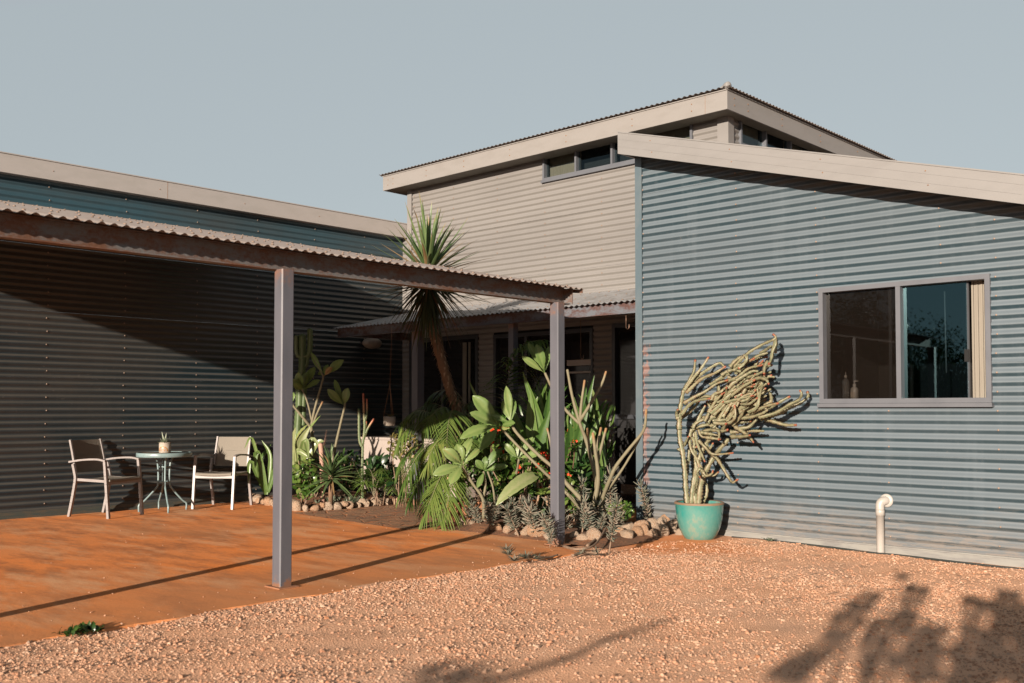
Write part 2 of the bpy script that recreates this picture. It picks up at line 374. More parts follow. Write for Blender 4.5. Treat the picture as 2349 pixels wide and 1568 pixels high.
M['ground'] = ground_mat()
def pebble_mat():
    m, nt, p, o = newmat('pebble'); oi = N(nt, 'ShaderNodeObjectInfo')
    c = ramp(nt, oi.outputs['Random'], [(0, (.31, .15, .088)), (.3, (.345, .195, .122)), (.6, (.365, .228, .155)), (.85, (.38, .27, .195)), (1., (.25, .11, .055))])
    c = mixc(nt, ramp(nt, noise(nt, pos(nt), 160, 2), [(.4, 0.), (.7, .4)]), c, (.36, .17, .09))
    lk(nt, c, p.inputs['Base Color']); p.inputs['Roughness'].default_value = .85; p.inputs['Specular IOR Level'].default_value = .25; return m
M['pebble'] = pebble_mat()
def rock_mat():
    m, nt, p, o = newmat('limestone'); v = objco(nt); n1 = noise(nt, v, 7, 5, .7); n2 = noise(nt, v, 40, 5, .7); oi = N(nt, 'ShaderNodeObjectInfo')
    c = mixc(nt, ramp(nt, math_(nt, 'ADD', n1, math_(nt, 'MULTIPLY', math_(nt, 'SUBTRACT', oi.outputs['Random'], .5), .3)), [(.42, 0.), (.66, 1.)]), (.54, .42, .31), (.46, .25, .13))
    c = mixc(nt, ramp(nt, n2, [(.42, 0.), (.66, .55)]), c, (.20, .12, .075))
    lk(nt, c, p.inputs['Base Color']); p.inputs['Roughness'].default_value = .9; bump(nt, p, math_(nt, 'ADD', n1, n2), .9, .03); return m
M['rock'] = rock_mat()
def soil_mat():
    m, nt, p, o = newmat('garden_soil'); v = pos(nt); n1 = noise(nt, v, 12, 6, .75); n2 = noise(nt, v, 3, 3)
    c = mixc(nt, ramp(nt, n1, [(.4, 0.), (.65, 1.)]), (.17, .065, .025), (.05, .032, .018)); c = mixc(nt, ramp(nt, n2, [(.5, 0.), (.7, .5)]), c, (.24, .10, .04))
    lk(nt, c, p.inputs['Base Color']); p.inputs['Roughness'].default_value = .95; bump(nt, p, n1, .9, .03); return m
M['soil'] = soil_mat()
def paver_mat():
    m, nt, p, o = newmat('stone_paving'); mp = N(nt, 'ShaderNodeMapping'); mp.inputs['Scale'].default_value = (1, 1.5, 1); mp.inputs['Rotation'].default_value = (0, 0, .35); g = N(nt, 'ShaderNodeNewGeometry')
    lk(nt, g.outputs['Position'], mp.inputs[0]); vo = N(nt, 'ShaderNodeTexVoronoi', feature='DISTANCE_TO_EDGE'); vo.inputs['Scale'].default_value = 5.5; lk(nt, mp.outputs[0], vo.inputs['Vector'])
    v2 = N(nt, 'ShaderNodeTexVoronoi'); v2.inputs['Scale'].default_value = 5.5; lk(nt, mp.outputs[0], v2.inputs['Vector'])
    e = ramp(nt, vo.outputs['Distance'], [(.03, 0.), (.07, 1.)])
    st = mixc(nt, ramp(nt, v2.outputs['Color'], [(.2, 0.), (.8, 1.)]), (.17, .095, .052), (.28, .155, .082))
    lk(nt, mixc(nt, e, (.36, .14, .055), st), p.inputs['Base Color']); p.inputs['Roughness'].default_value = .8
    bump(nt, p, math_(nt, 'ADD', e, math_(nt, 'MULTIPLY', noise(nt, pos(nt), 30), .5)), .8, .02); return m
M['paver'] = paver_mat()
def glaze_mat():
    m, nt, p, o = newmat('turquoise_glaze'); v = objco(nt, (1, 1, .7)); n1 = noise(nt, v, 3.2, 5, .65); n2 = noise(nt, v, 13, 5, .7)
    c = mixc(nt, ramp(nt, n1, [(.38, 0.), (.62, 1.)]), (.022, .165, .145), (.095, .19, .16))
    c = mixc(nt, ramp(nt, math_(nt, 'ADD', math_(nt, 'MULTIPLY', n1, .6), math_(nt, 'MULTIPLY', n2, .4)), [(.56, 0.), (.64, .8)]), c, (.16, .185, .14))
    c = mixc(nt, ramp(nt, n2, [(.72, 0.), (.78, .7)]), c, (.16, .10, .055))
    lk(nt, c, p.inputs['Base Color']); p.inputs['Roughness'].default_value = .16; p.inputs['Coat Weight'].default_value = .4; bump(nt, p, n2, .04, .003); return m
M['glaze'] = glaze_mat()
# foliage
M['lf_frangi'] = foliage('frangipani_leaf', [(0, (.06, .115, .03)), (.3, (.15, .245, .065)), (.6, (.27, .35, .12)), (.85, (.42, .28, .10)), (1, (.35, .14, .04))], rough=.42)
M['lf_palm'] = foliage('palm_leaf', [(0, (.022, .055, .015)), (.35, (.075, .145, .028)), (.7, (.19, .26, .06)), (1, (.40, .33, .11))], rough=.4)
M['lf_strap'] = foliage('strap_leaf', [(0, (.025, .07, .018)), (.35, (.075, .16, .032)), (.7, (.18, .27, .075)), (1, (.36, .38, .19))], rough=.35, nscale=30)
M['lf_dark'] = foliage('dark_leaf', [(0, (.012, .035, .012)), (.5, (.03, .08, .02)), (1, (.08, .14, .03))], rough=.3)
M['lf_bush'] = foliage('bush_leaf', [(0, (.025, .075, .012)), (.5, (.085, .18, .03)), (1, (.21, .27, .07))], rough=.3)
M['lf_yucca'] = foliage('yucca_leaf', [(0, (.04, .08, .03)), (.4, (.10, .165, .06)), (.7, (.17, .23, .09)), (.86, (.38, .26, .13)), (1, (.30, .17, .07))], rough=.42, transl=.12)
M['lf_dead'] = foliage('dead_leaf', [(0, (.03, .055, .025)), (.45, (.065, .085, .035)), (.7, (.15, .085, .038)), (1, (.26, .14, .06))], rough=.7, transl=.05)
M['lf_kal'] = foliage('kalanchoe_leaf', [(0, (.09, .11, .08)), (.5, (.19, .19, .14)), (1, (.32, .25, .19))], rough=.6, transl=.05)
M['lf_aloe'] = foliage('aloe_leaf', [(0, (.06, .10, .06)), (.5, (.14, .19, .12)), (1, (.30, .31, .22))], rough=.5, transl=.05)
M['lf_vine'] = foliage('vine_leaf', [(0, (.05, .07, .02)), (.5, (.14, .15, .04)), (1, (.32, .22, .08))], rough=.45)
M['bark'] = foliage('frangipani_bark', [(0, (.17, .15, .085)), (.5, (.25, .22, .14)), (.8, (.30, .19, .09)), (1, (.34, .13, .05))], rough=.75, transl=0, nscale=40, bmp=.6)
M['trunk'] = foliage('fibrous_bark', [(0, (.10, .055, .03)), (.5, (.22, .13, .075)), (1, (.40, .27, .17))], rough=.9, transl=0, nscale=40, bmp=.8)
M['cactus'] = foliage('euphorbia_skin', [(0, (.16, .185, .105)), (.35, (.29, .28, .17)), (.52, (.24, .155, .085)), (.75, (.34, .15, .075)), (1, (.30, .07, .035))], rough=.5, transl=0, nscale=22, bmp=.3)
M['cactusdark'] = foliage('cactus_skin', [(0, (.05, .085, .03)), (.4, (.12, .17, .07)), (.7, (.40, .22, .11)), (1, (.36, .10, .05))], rough=.5, transl=0)
M['petal'] = foliage('red_petal', [(0, (.75, .03, .008)), (1, (1., .13, .03))], rough=.5)
M['spike'] = foliage('flower_spike', [(0, (.46, .26, .19)), (1, (.62, .42, .33))], rough=.8, transl=0)
M['twig'] = simple('dry_twig', (.36, .24, .16), .85, (.25, .15, .09), 30)

# ------------------------------------------------------------------ light
w = bpy.data.worlds.new('World'); sc.world = w; w.use_nodes = True; nt = w.node_tree
sky = N(nt, 'ShaderNodeTexSky', sky_type='NISHITA', sun_disc=False)
sky.sun_elevation = SUNEL; sky.sun_rotation = math.atan2(TOSUN[0], TOSUN[1]); sky.air_density = 1.0; sky.dust_density = .35; sky.ozone_density = 1.0
hs = N(nt, 'ShaderNodeHueSaturation'); hs.inputs['Saturation'].default_value = .33
bg = nt.nodes['Background']; lk(nt, sky.outputs[0], hs.inputs['Color']); skc = mixc(nt, 1., hs.outputs[0], (.985, 1., .975), 'MULTIPLY'); lk(nt, mixc(nt, .85, skc, (2.58, 2.96, 3.16), 'DARKEN'), bg.inputs[0]); bg.inputs[1].default_value = .07
sl = bpy.data.lights.new('sun', 'SUN'); sl.energy = 5.0; sl.angle = R(.5); sl.color = (1, .86, .72)
so = bpy.data.objects.new('sun', sl); COL.objects.link(so)
from mathutils import Vector
so.rotation_euler = Vector(tuple(-TOSUN)).to_track_quat('-Z', 'Y').to_euler()
sc.view_settings.view_transform = 'Standard'; sc.view_settings.look = 'None'; sc.view_settings.exposure = 1.2; sc.view_settings.gamma = 1
sc.cycles.max_bounces = 6; sc.cycles.transparent_max_bounces = 12

# ------------------------------------------------------------------ key planes
XL, YB, YC, XC, XR = -11.78, 8.36, 9.95, -6.11, -6.01
PIT, AMP = .0762, .0085
def corr_wall(mb, o, a, n, lines, regions, mi=0):
    """rows of corrugation; a = along, n = outward; regions (z0,z1,u0(z),u1(z)); lines = heights where the upper sheet laps"""
    o = np.asarray(o, float); a = np.asarray(a, float); n = np.asarray(n, float)
    for z0, z1, f0, f1 in regions:
        cuts = sorted({z0, z1} | {l for l in lines if z0 < l < z1})
        for c0, c1 in zip(cuts[:-1], cuts[1:]):
            base = max([l for l in lines if l <= c0+1e-6] or [c0-.2])
            m = max(2, int((c1-c0)/PIT*10)+1); V = []; k = 9
            for z in np.linspace(c0, c1, m):
                off = AMP*cos(2*pi*z/PIT)+.0045*max(0, 1-(z-base)/.762)
                u0, u1 = f0(z), max(f0(z), f1(z))
                for u in np.linspace(u0, u1, k): V.append(o+a*u+UP*z+n*(off+.0012*sin(u*2.1+z*3)))
            mb.add(V, [(i*k+j, i*k+j+1, (i+1)*k+j+1, (i+1)*k+j) for i in range(m-1) for j in range(k-1)], mi)
def corr_roof(mb, o, u, s, Lu, f0, f1, mi=0, smax=None):
    """o origin, u along the eave, s unit up-slope vector; from distance f0(t) to f1(t) up the slope at eave distance t"""
    o = np.asarray(o, float); u = np.asarray(u, float); s = np.asarray(s, float); n = nz(np.cross(u, s)); n = n if n[2] > 0 else -n
    m = int(Lu/PIT*10)+1; V = []; K = 4
    for t in np.linspace(0, Lu, m):
        h = AMP*sin(2*pi*t/PIT)
        for j in range(K+1):
            q = f0(t)+(max(f1(t), f0(t))-f0(t))*j/K; V.append(o+u*t+s*q+n*h)
    K += 1
    mb.add(V, [(i*K+j, i*K+j+1, (i+1)*K+j+1, (i+1)*K+j) for i in range(m-1) for j in range(K-1)], mi)
def screw(mb, p, n, r=.0085, mi=1):
    n = nz(n); a = nz(np.cross(n, (.3, .5, .8))); b = np.cross(n, a); V = []
    for rr, h in ((r, 0), (r*.9, r*.45), (r*.45, r*.8)):
        V += [p+(a*cos(k*pi/3)+b*sin(k*pi/3))*rr+n*h for k in range(6)]
    F = [(i*6+k, i*6+(k+1) % 6, i*6+6+(k+1) % 6, i*6+6+k) for i in range(2) for k in range(6)]+[(12, 13, 14, 15, 16, 17)]
    mb.add(V, F, mi)
def window(parent, o, a, n, W, Hh, mull, matf, panes, cutr=0., depth=.07, fw=.035, proud=.02, name='window', sill=True, hd=0, horiz=()):
    """framed opening: o lower-left corner on the wall, a along, n outward; one part with frame, mullions, panes under it"""
    o = np.asarray(o, float); a = np.asarray(a, float); n = np.asarray(n, float)
    f = MB()
    def bx(mb, u0, u1, z0, z1, d0, d1, mi=0):
        P = [o+a*u+UP*z+n*d for z in (z0, z1) for u, d in ((u0, d1), (u1, d1), (u1, d0), (u0, d0))]; mb.hexa(P, mi)
    bx(f, 0, W, 0, fw, -depth, proud); bx(f, 0, W, Hh-fw, Hh, -depth, proud); bx(f, 0, fw, fw, Hh-fw, -depth, proud); bx(f, W-fw, W, fw, Hh-fw, -depth, proud)
    for u in mull: bx(f, u-fw*.5, u+fw*.5, fw, Hh-fw, -depth, proud-.003)
    for z in horiz: bx(f, fw, W-fw, z-fw*.5, z+fw*.5, -depth, proud-.004)
    fo = f.build(name, matf, parent)
    e = [fw]+list(mull)+[W-fw]
    e[-1] -= cutr
    for i, (u0, u1) in enumerate(zip(e[:-1], e[1:])):
        g = MB(); bx(g, u0, u1, fw, Hh-fw, -depth*.55, -depth*.55+.006); g.build('pane', panes[i % len(panes)], fo)
    if sill:
        s_ = MB(); bx(s_, -.01, W+.01, -.035, -.002, -.01, proud+.025); s_.build('sill', matf, fo)
    return fo

# ================================================================== SETTING
g = MB(); g.add([(-400, -400, -.03), (400, -400, -.03), (400, 400, -.03), (-400, 400, -.03)], [(0, 1, 2, 3)], smooth=False)
xs = np.linspace(-5.62, 4.2, 160); ys = np.linspace(-2, 8.5, 170)
def gz(x, y):
    z = .006*sin(x*2.3+1)*sin(y*1.7)+.004*sin(x*6+y*5)+.003*sin(x*13-y*9)
    rise = max(0, min(1, (y-7.3)/1.0))*max(0, min(1, (-x-2.6)/1.5)); z += .022*rise
    return z-.003
V = [(x, y, gz(x, y)-(.02 if (x < -5.6 or y < -1.95 or x > 4.15) else 0)) for x in xs for y in ys]; nY = len(ys)
g.add(V, [(i*nY+j, (i+1)*nY+j, (i+1)*nY+j+1, i*nY+j+1) for i in range(len(xs)-1) for j in range(nY-1)])
tag(g.build('ground', M['ground']), 'sandy pale orange ground under the gravel', kind='structure')
s = MB(); ye = np.linspace(-8, 6.75, 120); V = []
for y in ye:
    V += [(XL, y, .004), (-5.5+.018*sin(y*5)+.012*sin(y*13+1)+.02*sin(y*1.3), y, .004), (-5.5+.018*sin(y*5)+.012*sin(y*13+1)+.02*sin(y*1.3)+.012, y, -.05)]
s.add(V, [(3*i+k, 3*i+k+1, 3*i+k+4, 3*i+k+3) for i in range(len(ye)-1) for k in range(2)], smooth=False)
s.add([(XL, 6.75, .004), (-6.02, 6.75, .004), (-6.02, YC+.3, .004), (XL, YC+.3, .004)], [(0, 1, 2, 3)], smooth=False)
tag(s.build('concrete_slab', M['slab']), 'orange stained concrete slab of the carport', kind='structure')
p_ = MB(); p_.add([(-10.0, 6.75, .009), (-7.75, 6.62, .009), (-7.7, 8.5, .009), (-9.9, 8.5, .009)], [(0, 1, 2, 3)], smooth=False)
V = []
tag(p_.build('paved_path', M['paver']), 'stone paved path between the two garden beds', kind='structure')
def bed(name, x0, x1, y0, y1, h, label):
    mb = MB(); n = 26; V = []
    for i in range(n+1):
        for j in range(n+1):
            u, v_ = i/n, j/n; x = x0+(x1-x0)*u; y = y0+(y1-y0)*v_
            e = min(1, min(u, 1-u)*6)*min(1, min(v_, 1-v_+.2)*6)
            V.append((x, y, .006+h*e+.012*sin(x*9+y*4)*e+.008*sin(x*21-y*17)*e))
    mb.add(V, [(i*(n+1)+j, (i+1)*(n+1)+j, (i+1)*(n+1)+j+1, i*(n+1)+j+1) for i in range(n) for j in range(n)])
    tag(mb.build(name, M['soil']), label, kind='structure')
bed('garden_soil', XL+.02, -10.05, 7.1, 8.6, .07, 'soil of the left garden bed')
bed('garden_soil', -7.65, -5.45, 6.95, 8.3, .06, 'soil of the right garden bed')

# ================================================================== BLUE HOUSE
bh = empty('blue_house', (XC, YB, 0), 'blue corrugated steel building with skillion roof and a sliding window', 'building')
SLP = .279; XE = .6
def ztop(x): return 3.925-SLP*(x-XC)
mb = MB(); LN = [.843, 1.605, 2.335, 2.70, 3.462]
wx0, wx1, wz0, wz1 = -4.115, -2.66, 1.285, 2.315
xat = lambda z: min(XE, XC+(3.925-z)/SLP)
L0 = lambda z: XC+.03
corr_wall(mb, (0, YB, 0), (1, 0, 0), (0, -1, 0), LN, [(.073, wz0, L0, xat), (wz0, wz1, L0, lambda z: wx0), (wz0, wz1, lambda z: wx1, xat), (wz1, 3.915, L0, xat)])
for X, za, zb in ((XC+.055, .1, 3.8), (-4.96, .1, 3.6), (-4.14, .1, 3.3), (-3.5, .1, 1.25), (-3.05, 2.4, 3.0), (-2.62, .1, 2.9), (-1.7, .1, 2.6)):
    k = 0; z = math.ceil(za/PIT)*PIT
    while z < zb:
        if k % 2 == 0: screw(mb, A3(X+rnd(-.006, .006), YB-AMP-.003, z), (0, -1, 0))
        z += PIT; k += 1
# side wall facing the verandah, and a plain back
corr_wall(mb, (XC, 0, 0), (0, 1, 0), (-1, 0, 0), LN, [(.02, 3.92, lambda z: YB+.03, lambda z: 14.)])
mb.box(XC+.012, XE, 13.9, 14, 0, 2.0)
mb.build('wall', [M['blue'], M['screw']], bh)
f = MB(); f.box(XC-.022, XC+.05, YB-.024, YB-.012, .02, 3.90); f.box(XC-.034, XC-.022, YB-.024, YB+.05, .02, 3.90); f.build('corner_flashing', M['flash'], bh)
f = MB(); f.box(XC+.05, XE, YB-.02, YB-.006, -.03, .078); f.box(XC+.05, XE, YB-.034, YB-.02, .066, .078); f.build('base_flashing', M['baseflash'], bh)
YF = YB-.3; XF0 = XC-.045
def fz(x): return 4.072-SLP*(x-XF0)
f = MB(); P = []
for x, y in ((XF0, YF), (XE+.2, YF), (XE+.2, YF+.02), (XF0, YF+.02)): P.append((x, y, fz(x)-.222))
for x, y in ((XF0, YF), (XE+.2, YF), (XE+.2, YF+.02), (XF0, YF+.02)): P.append((x, y, fz(x)))
f.hexa(P)
f.hexa([(XF0, YF-.006, fz(XF0)-.004), (XE+.2, YF-.006, fz(XE+.2)-.004), (XE+.2, YF+.03, fz(XE+.2)-.004), (XF0, YF+.03, fz(XF0)-.004), (XF0, YF-.006, fz(XF0)+.008), (XE+.2, YF-.006, fz(XE+.2)+.008), (XE+.2, YF+.03, fz(XE+.2)+.008), (XF0, YF+.03, fz(XF0)+.008)])
f.box(XF0, XF0+.02, YF+.022, 14, fz(XF0)-.222, fz(XF0))
for dz in (.075, .15):   # pressed lines along the fascia
    a0 = A3(XF0+.01, YF-.0015, fz(XF0)-dz); b0 = A3(XE, YF-.0015, fz(XE)-dz-.003); f.bar(a0, b0, .0015, .001)
for X in np.arange(-5.75, 0, .9): screw(f, A3(X, YF-.001, fz(X)-.05), (0, -1, 0), .006); screw(f, A3(X+.02, YF-.001, fz(X)-.17), (0, -1, 0), .006)
f.build('fascia', [M['fascia'], M['fasciarust']], bh)
f = MB(); P = []
for dz in (-.17, -.155):
    for x, y in ((XF0+.02, YF+.02), (XE, YF+.02), (XE, YB+.1), (XF0+.02, YB+.1)): P.append((x, y, fz(x)+dz))
f.hexa(P); f.build('soffit', M['flash'], bh)
f = MB(); corr_roof(f, (XF0+.01, 14, fz(XF0)-.03), (0, -1, 0), nz((1, 0, -SLP)), 14-YF-.04, lambda t: 0, lambda t: 7.0); f.build('roof', M['roofdust'], bh)
wn = window(bh, (wx0, YB, wz0), (1, 0, 0), (0, -1, 0), wx1-wx0, wz1-wz0, [.715], M['frame'], [M['screen'], M['glass']], cutr=.165, depth=.09, fw=.04, proud=.03)
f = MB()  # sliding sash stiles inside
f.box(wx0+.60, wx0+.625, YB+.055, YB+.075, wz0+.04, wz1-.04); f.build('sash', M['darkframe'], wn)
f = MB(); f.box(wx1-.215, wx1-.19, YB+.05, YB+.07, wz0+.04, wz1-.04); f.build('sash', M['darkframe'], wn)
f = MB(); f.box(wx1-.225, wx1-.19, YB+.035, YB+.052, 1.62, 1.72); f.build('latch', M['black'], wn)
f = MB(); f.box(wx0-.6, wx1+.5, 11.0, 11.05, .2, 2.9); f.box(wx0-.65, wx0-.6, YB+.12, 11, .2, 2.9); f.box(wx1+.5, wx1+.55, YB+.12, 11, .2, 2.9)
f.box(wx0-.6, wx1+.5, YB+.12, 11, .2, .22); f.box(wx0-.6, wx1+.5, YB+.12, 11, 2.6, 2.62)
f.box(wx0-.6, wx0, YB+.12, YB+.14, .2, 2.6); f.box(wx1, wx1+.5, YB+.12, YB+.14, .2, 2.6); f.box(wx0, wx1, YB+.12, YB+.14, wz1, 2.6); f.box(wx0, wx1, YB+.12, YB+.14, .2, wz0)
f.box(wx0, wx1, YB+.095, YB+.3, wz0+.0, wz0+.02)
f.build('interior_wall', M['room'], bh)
f = MB()
for k in range(9):
    x0 = wx1-.185+k*.018; f.box(x0, x0+.016, YB+.10+.006*(k % 2), YB+.106+.006*(k % 2), wz0+.03, wz1-.03)
tag(f.build('window_blind', M['curtain'], None, (wx1-.1, YB+.1, wz0)), 'cream vertical blind bunched at the right end of the big window', 'blind')
f = MB(); f.tube([(wx1-.40, YB+.12, wz0+.25), (wx1-.405, YB+.12, wz1-.1)], .006, 6); tag(f.build('blind_wand', M['white'], None, (wx1-.4, YB+.12, wz0+.2)), 'thin pale rod hanging behind the right window pane', 'rod')
def bottle(x, r, h, label, pump, mat_):
    e_ = empty('dispenser_bottle', (x, YB+.17, wz0+.021), label, 'bottle')
    b = MB(); b.lathe((x, YB+.17, wz0+.021), [(.001, 0), (r, 0), (r, h*.7), (r*.75, h*.8), (r*.3, h*.86), (r*.3, h*.9)], 16); b.build('bottle_body', mat_, e_)
    c = MB(); z = wz0+.021+h*.88; c.lathe((x, YB+.17, z), [(r*.42, 0), (r*.42, .02), (r*.12, .022), (r*.12, .045), (.001, .046)], 12)
    if pump: c.bar((x-.004, YB+.17, z+.045), (x+.035, YB+.17, z+.045), .01, .009)
    c.build('cap' if not pump else 'pump', M['white'], e_)
    if pump:
        q = MB(); q.box(x-r*.6, x+r*.6, YB+.17-r-.002, YB+.17-r+.001, wz0+.05, wz0+.1); q.build('paper_label', M['creampot'], e_)
bottle(wx0+.155, .032, .24, 'tall clear bottle with rounded cap at window sill', False, M['clearplastic'])
bottle(wx0+.235, .034, .15, 'short white pump dispenser standing on the window sill', True, M['white'])

# waste pipe
px, pyy = -3.56, YB-.062
e_ = empty('waste_pipe', (px, pyy, 0), 'white plastic waste pipe with elbow rising beside the blue wall', 'pipe')
f = MB(); f.lathe((px, pyy, -.03), [(.033, 0), (.033, .36), (.037, .36), (.037, .405), (.034, .41)], 20); f.build('pipe', M['white'], e_)
f = MB(); f.tube(cr([(px, pyy, .37), (px, pyy, .42), (px+.01, pyy+.01, .447), (px+.03, pyy+.03, .455), (px+.035, YB, .455)], 12), .037, 14); f.build('elbow', M['white'], e_)
f = MB(); V = []
for yy, rr in ((YB-.012, .058), (YB-.024, .055), (YB-.026, .035)):
    V += [(px+.035+rr*cos(k*pi/12), yy, .455+rr*sin(k*pi/12)) for k in range(24)]
f.add(V, [(i*24+k, i*24+(k+1) % 24, i*24+24+(k+1) % 24, i*24+24+k) for i in range(2) for k in range(24)]+[tuple(range(48, 72))]); f.build('wall_flange', M['white'], e_)
f = MB(); f.tube(cr([(-5.0, 8.30, .02), (-4.5, 8.31, .022), (-3.95, 8.29, .018), (-3.65, 8.27, .012), (-3.35, 8.27, .013), (-2.9, 8.23, .012), (-2.4, 8.22, .01), (-1.2, 8.2, .012)], 60), .009, 7)
tag(f.build('irrigation_hose', M['hose'], None, (-4, 8.3, 0)), 'thin black hose lying along the foot of blue wall', 'hose')

# ================================================================== CREAM HOUSE
ch = empty('cream_house', (XR, YC, 0), 'tall cream corrugated building with clerestory windows behind the verandah', 'building')
mb = MB(); XCL = -11.62; ZE = 4.67
CL = [.8, 1.56, 2.32, 3.055, 3.797]
uwx0, uwx1, uwz0, uwz1 = -8.85, -6.475, 4.315, 4.665
AL = lambda v: (lambda z: v)
corr_wall(mb, (0, YC, 0), (1, 0, 0), (0, -1, 0), CL, [
    (2.31, uwz0, AL(-11.599), AL(XR)), (uwz0, ZE, AL(XCL), AL(uwx0)), (uwz0, ZE, AL(uwx1), AL(XR)),
    (.02, 3.95, AL(-11.83), AL(-11.6)), (.02, 2.31, AL(-10.1), AL(-9.79)), (.02, 2.31, AL(-8.0), AL(-7.69)), (.02, 2.31, AL(-6.95), AL(XC)),
    (.02, .75, AL(-9.79), AL(-8.0))])
corr_wall(mb, (XR, 0, 0), (0, 1, 0), (1, 0, 0), CL, [(2.3, 4.33, AL(YC), AL(16.)), (4.33, ZE, AL(YC), AL(10.2)), (4.33, ZE, AL(12.72), AL(16.))])
corr_wall(mb, (XCL, 0, 0), (0, 1, 0), (-1, 0, 0), CL, [(2.3, ZE, AL(YC), AL(16.))])
for X in (-11.5, -10.62, -9.72, -8.82, -7.85, -6.93):
    z = 2.82; k = 0
    while z < 4.6:
        if not (uwx0 < X < uwx1 and z > uwz0-.03): screw(mb, A3(X, YC-AMP-.002, z), (0, -1, 0), .007)
        z += PIT*2
mb.build('wall', [M['cream'], M['fasciarust']], ch)
f = MB(); f.box(XCL-.03, XCL+.07, YC-.025, YC-.013, 2.3, ZE); f.build('corner_trim', M['cream'], ch)
f = MB(); f.box(XR-.12, XR+.013, YC-.026, YC-.014, 2.3, ZE); f.box(XR+.013, XR+.025, YC-.026, YC+.1, 2.3, ZE); f.build('corner_trim', M['cream'], ch)
fy, fx, fl = YC-.3, -5.83, -11.9; z0f, z1f = 4.60, 4.825
f = MB(); f.box(fl, fx, fy, fy+.02, z0f, z1f); f.box(fx-.02, fx, fy+.02, 16.2, z0f, z1f); f.box(fl, fl+.02, fy+.02, 16.2, z0f, z1f)
f.box(fl-.005, fx+.005, fy-.012, fy, z1f-.012, z1f); f.box(fx, fx+.012, fy-.012, 16.2, z1f-.012, z1f)
for X in (-11.78, -11.66, -10.9, -10.1, -9.2, -8.2, -7.15, -6.3):
    for zz in (.07, .15): screw(f, A3(X, fy-.001, z0f+zz), (0, -1, 0), .008)
for Y in (9.8, 10.1, 10.9, 11.9, 13, 14.2):
    for zz in (.07, .15): screw(f, A3(fx+.001, Y, z0f+zz), (1, 0, 0), .008)
f.box(-6.12, -6.117, fy-.0015, fy, z0f, z1f, 1)
f.build('fascia', [M['fasciamid'], M['fasciarust']], ch)
f = MB(); f.box(fl+.02, fx-.02, fy+.02, YC+.02, z0f+.01, z0f+.022); f.box(XR-.02, fx-.021, YC+.02, 16, z0f+.011, z0f+.023); f.box(fl+.021, XCL+.02, YC+.02, 16, z0f+.011, z0f+.023); f.build('soffit', M['soffit'], ch)
f = MB(); sl_ = .16; ex = .05; ox, oy = fx+ex, fy-ex; Lx = fx-fl+2*ex
corr_roof(f, (fl-ex, oy, z1f+.014), (1, 0, 0), nz((0, 1, sl_)), Lx, lambda t: 0, lambda t: min(Lx-t, t, 3.)*1.012)
corr_roof(f, (ox, oy, z1f+.014), (0, 1, 0), nz((-1, 0, sl_)), 6.6, lambda t: 0, lambda t: min(t, 3.)*1.012)
corr_roof(f, (fl-ex, oy, z1f+.014), (0, 1, 0), nz((1, 0, sl_)), 6.6, lambda t: 0, lambda t: min(t, 3.)*1.012)
rf = f.build('roof', M['roofdust'], ch)
f = MB(); f.tube([(ox-.02, oy+.02, z1f+.035), (ox-3, oy+3, z1f+.035+3*sl_)], .035, 8); f.lathe((ox-.05, oy+.05, z1f+.02), [(.05, 0), (.047, .025), (.03, .045), (.001, .052)], 14); f.build('hip_cap', M['fascia'], rf)
M['sillpane'] = glassy('tinted_pane', (.72, .78, .80), .0, gcol=(.45, .62, .7))
ww = window(ch, (uwx0, YC, uwz0), (1, 0, 0), (0, -1, 0), uwx1-uwx0, uwz1-uwz0, [.575, 1.17, 1.76], M['frame'], [M['sillpane']], depth=.06, fw=.03, proud=.03)
ww2 = window(ch, (XR, 10.2, 4.33), (0, 1, 0), (1, 0, 0), 2.52, .335, [.60, 1.22, 1.85], M['frame'], [M['sillpane']], depth=.06, fw=.03, proud=.03)
M['browncurtain'] = simple('brown_curtain', (.50, .36, .24), .9, (.40, .28, .17), 30, (6, 6, .3))
for b_ in ((uwx0, -8.3, YC+.12, YC+.13, uwz0, uwz1), (-7.1, uwx1, YC+.12, YC+.13, uwz0, uwz1), (XR-.13, XR-.12, 10.2, 10.85, 4.33, 4.66), (XR-.13, XR-.12, 11.5, 12.0, 4.33, 4.66)):
    f = MB(); f.box(*b_); f.build('curtain', M['browncurtain'], ch)
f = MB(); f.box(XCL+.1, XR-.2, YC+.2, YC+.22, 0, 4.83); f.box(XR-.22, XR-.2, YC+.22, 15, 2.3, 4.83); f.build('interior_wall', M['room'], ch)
# verandah-level openings
def dark_open(x0, x1, z0, z1, mull, nm, horiz=(), fm='darkframe'):
    return window(ch, (x0, YC, z0), (1, 0, 0), (0, -1, 0), x1-x0, z1-z0, mull, M[fm], [M['darkglass']], depth=.08, fw=.05, proud=.02, name=nm, sill=False, horiz=horiz)
d1 = dark_open(-11.6, -10.1, .02, 2.30, [.75], 'sliding_door')
f = MB(); f.box(-10.42, -10.34, YC-.012, YC-.004, .1, 2.2); f.box(-10.30, -10.26, YC-.012, YC-.004, .1, 2.2); f.build('door_stile', M['soffit'], d1)
d2 = dark_open(-9.79, -8.0, .75, 2.28, [.62, 1.22], 'window')
f = MB(); f.box(-8.43, -8.03, YC-.022, YC-.016, 1.80, 1.875); f.box(-8.43, -8.03, YC-.022, YC-.016, 1.70, 1.725); f.build('reflection_strip', M['appliance'], d2)  # pale strips painting the bright verandah reflection into the pane
d3 = dark_open(-7.69, -6.95, .02, 2.31, [], 'door', horiz=(1.12,))
f = MB(); f.box(-7.645, -7.3, YC-.006, YC-.002, .3, 1.0);
f.build('screen_panel', M['black'], d3)
f = MB(); f.lathe((-7.62, YC-.05, .93), [(.012, 0), (.02, .01), (.02, .03), (.001, .035)], 10); f.build('handle', M['zinc'], d3)

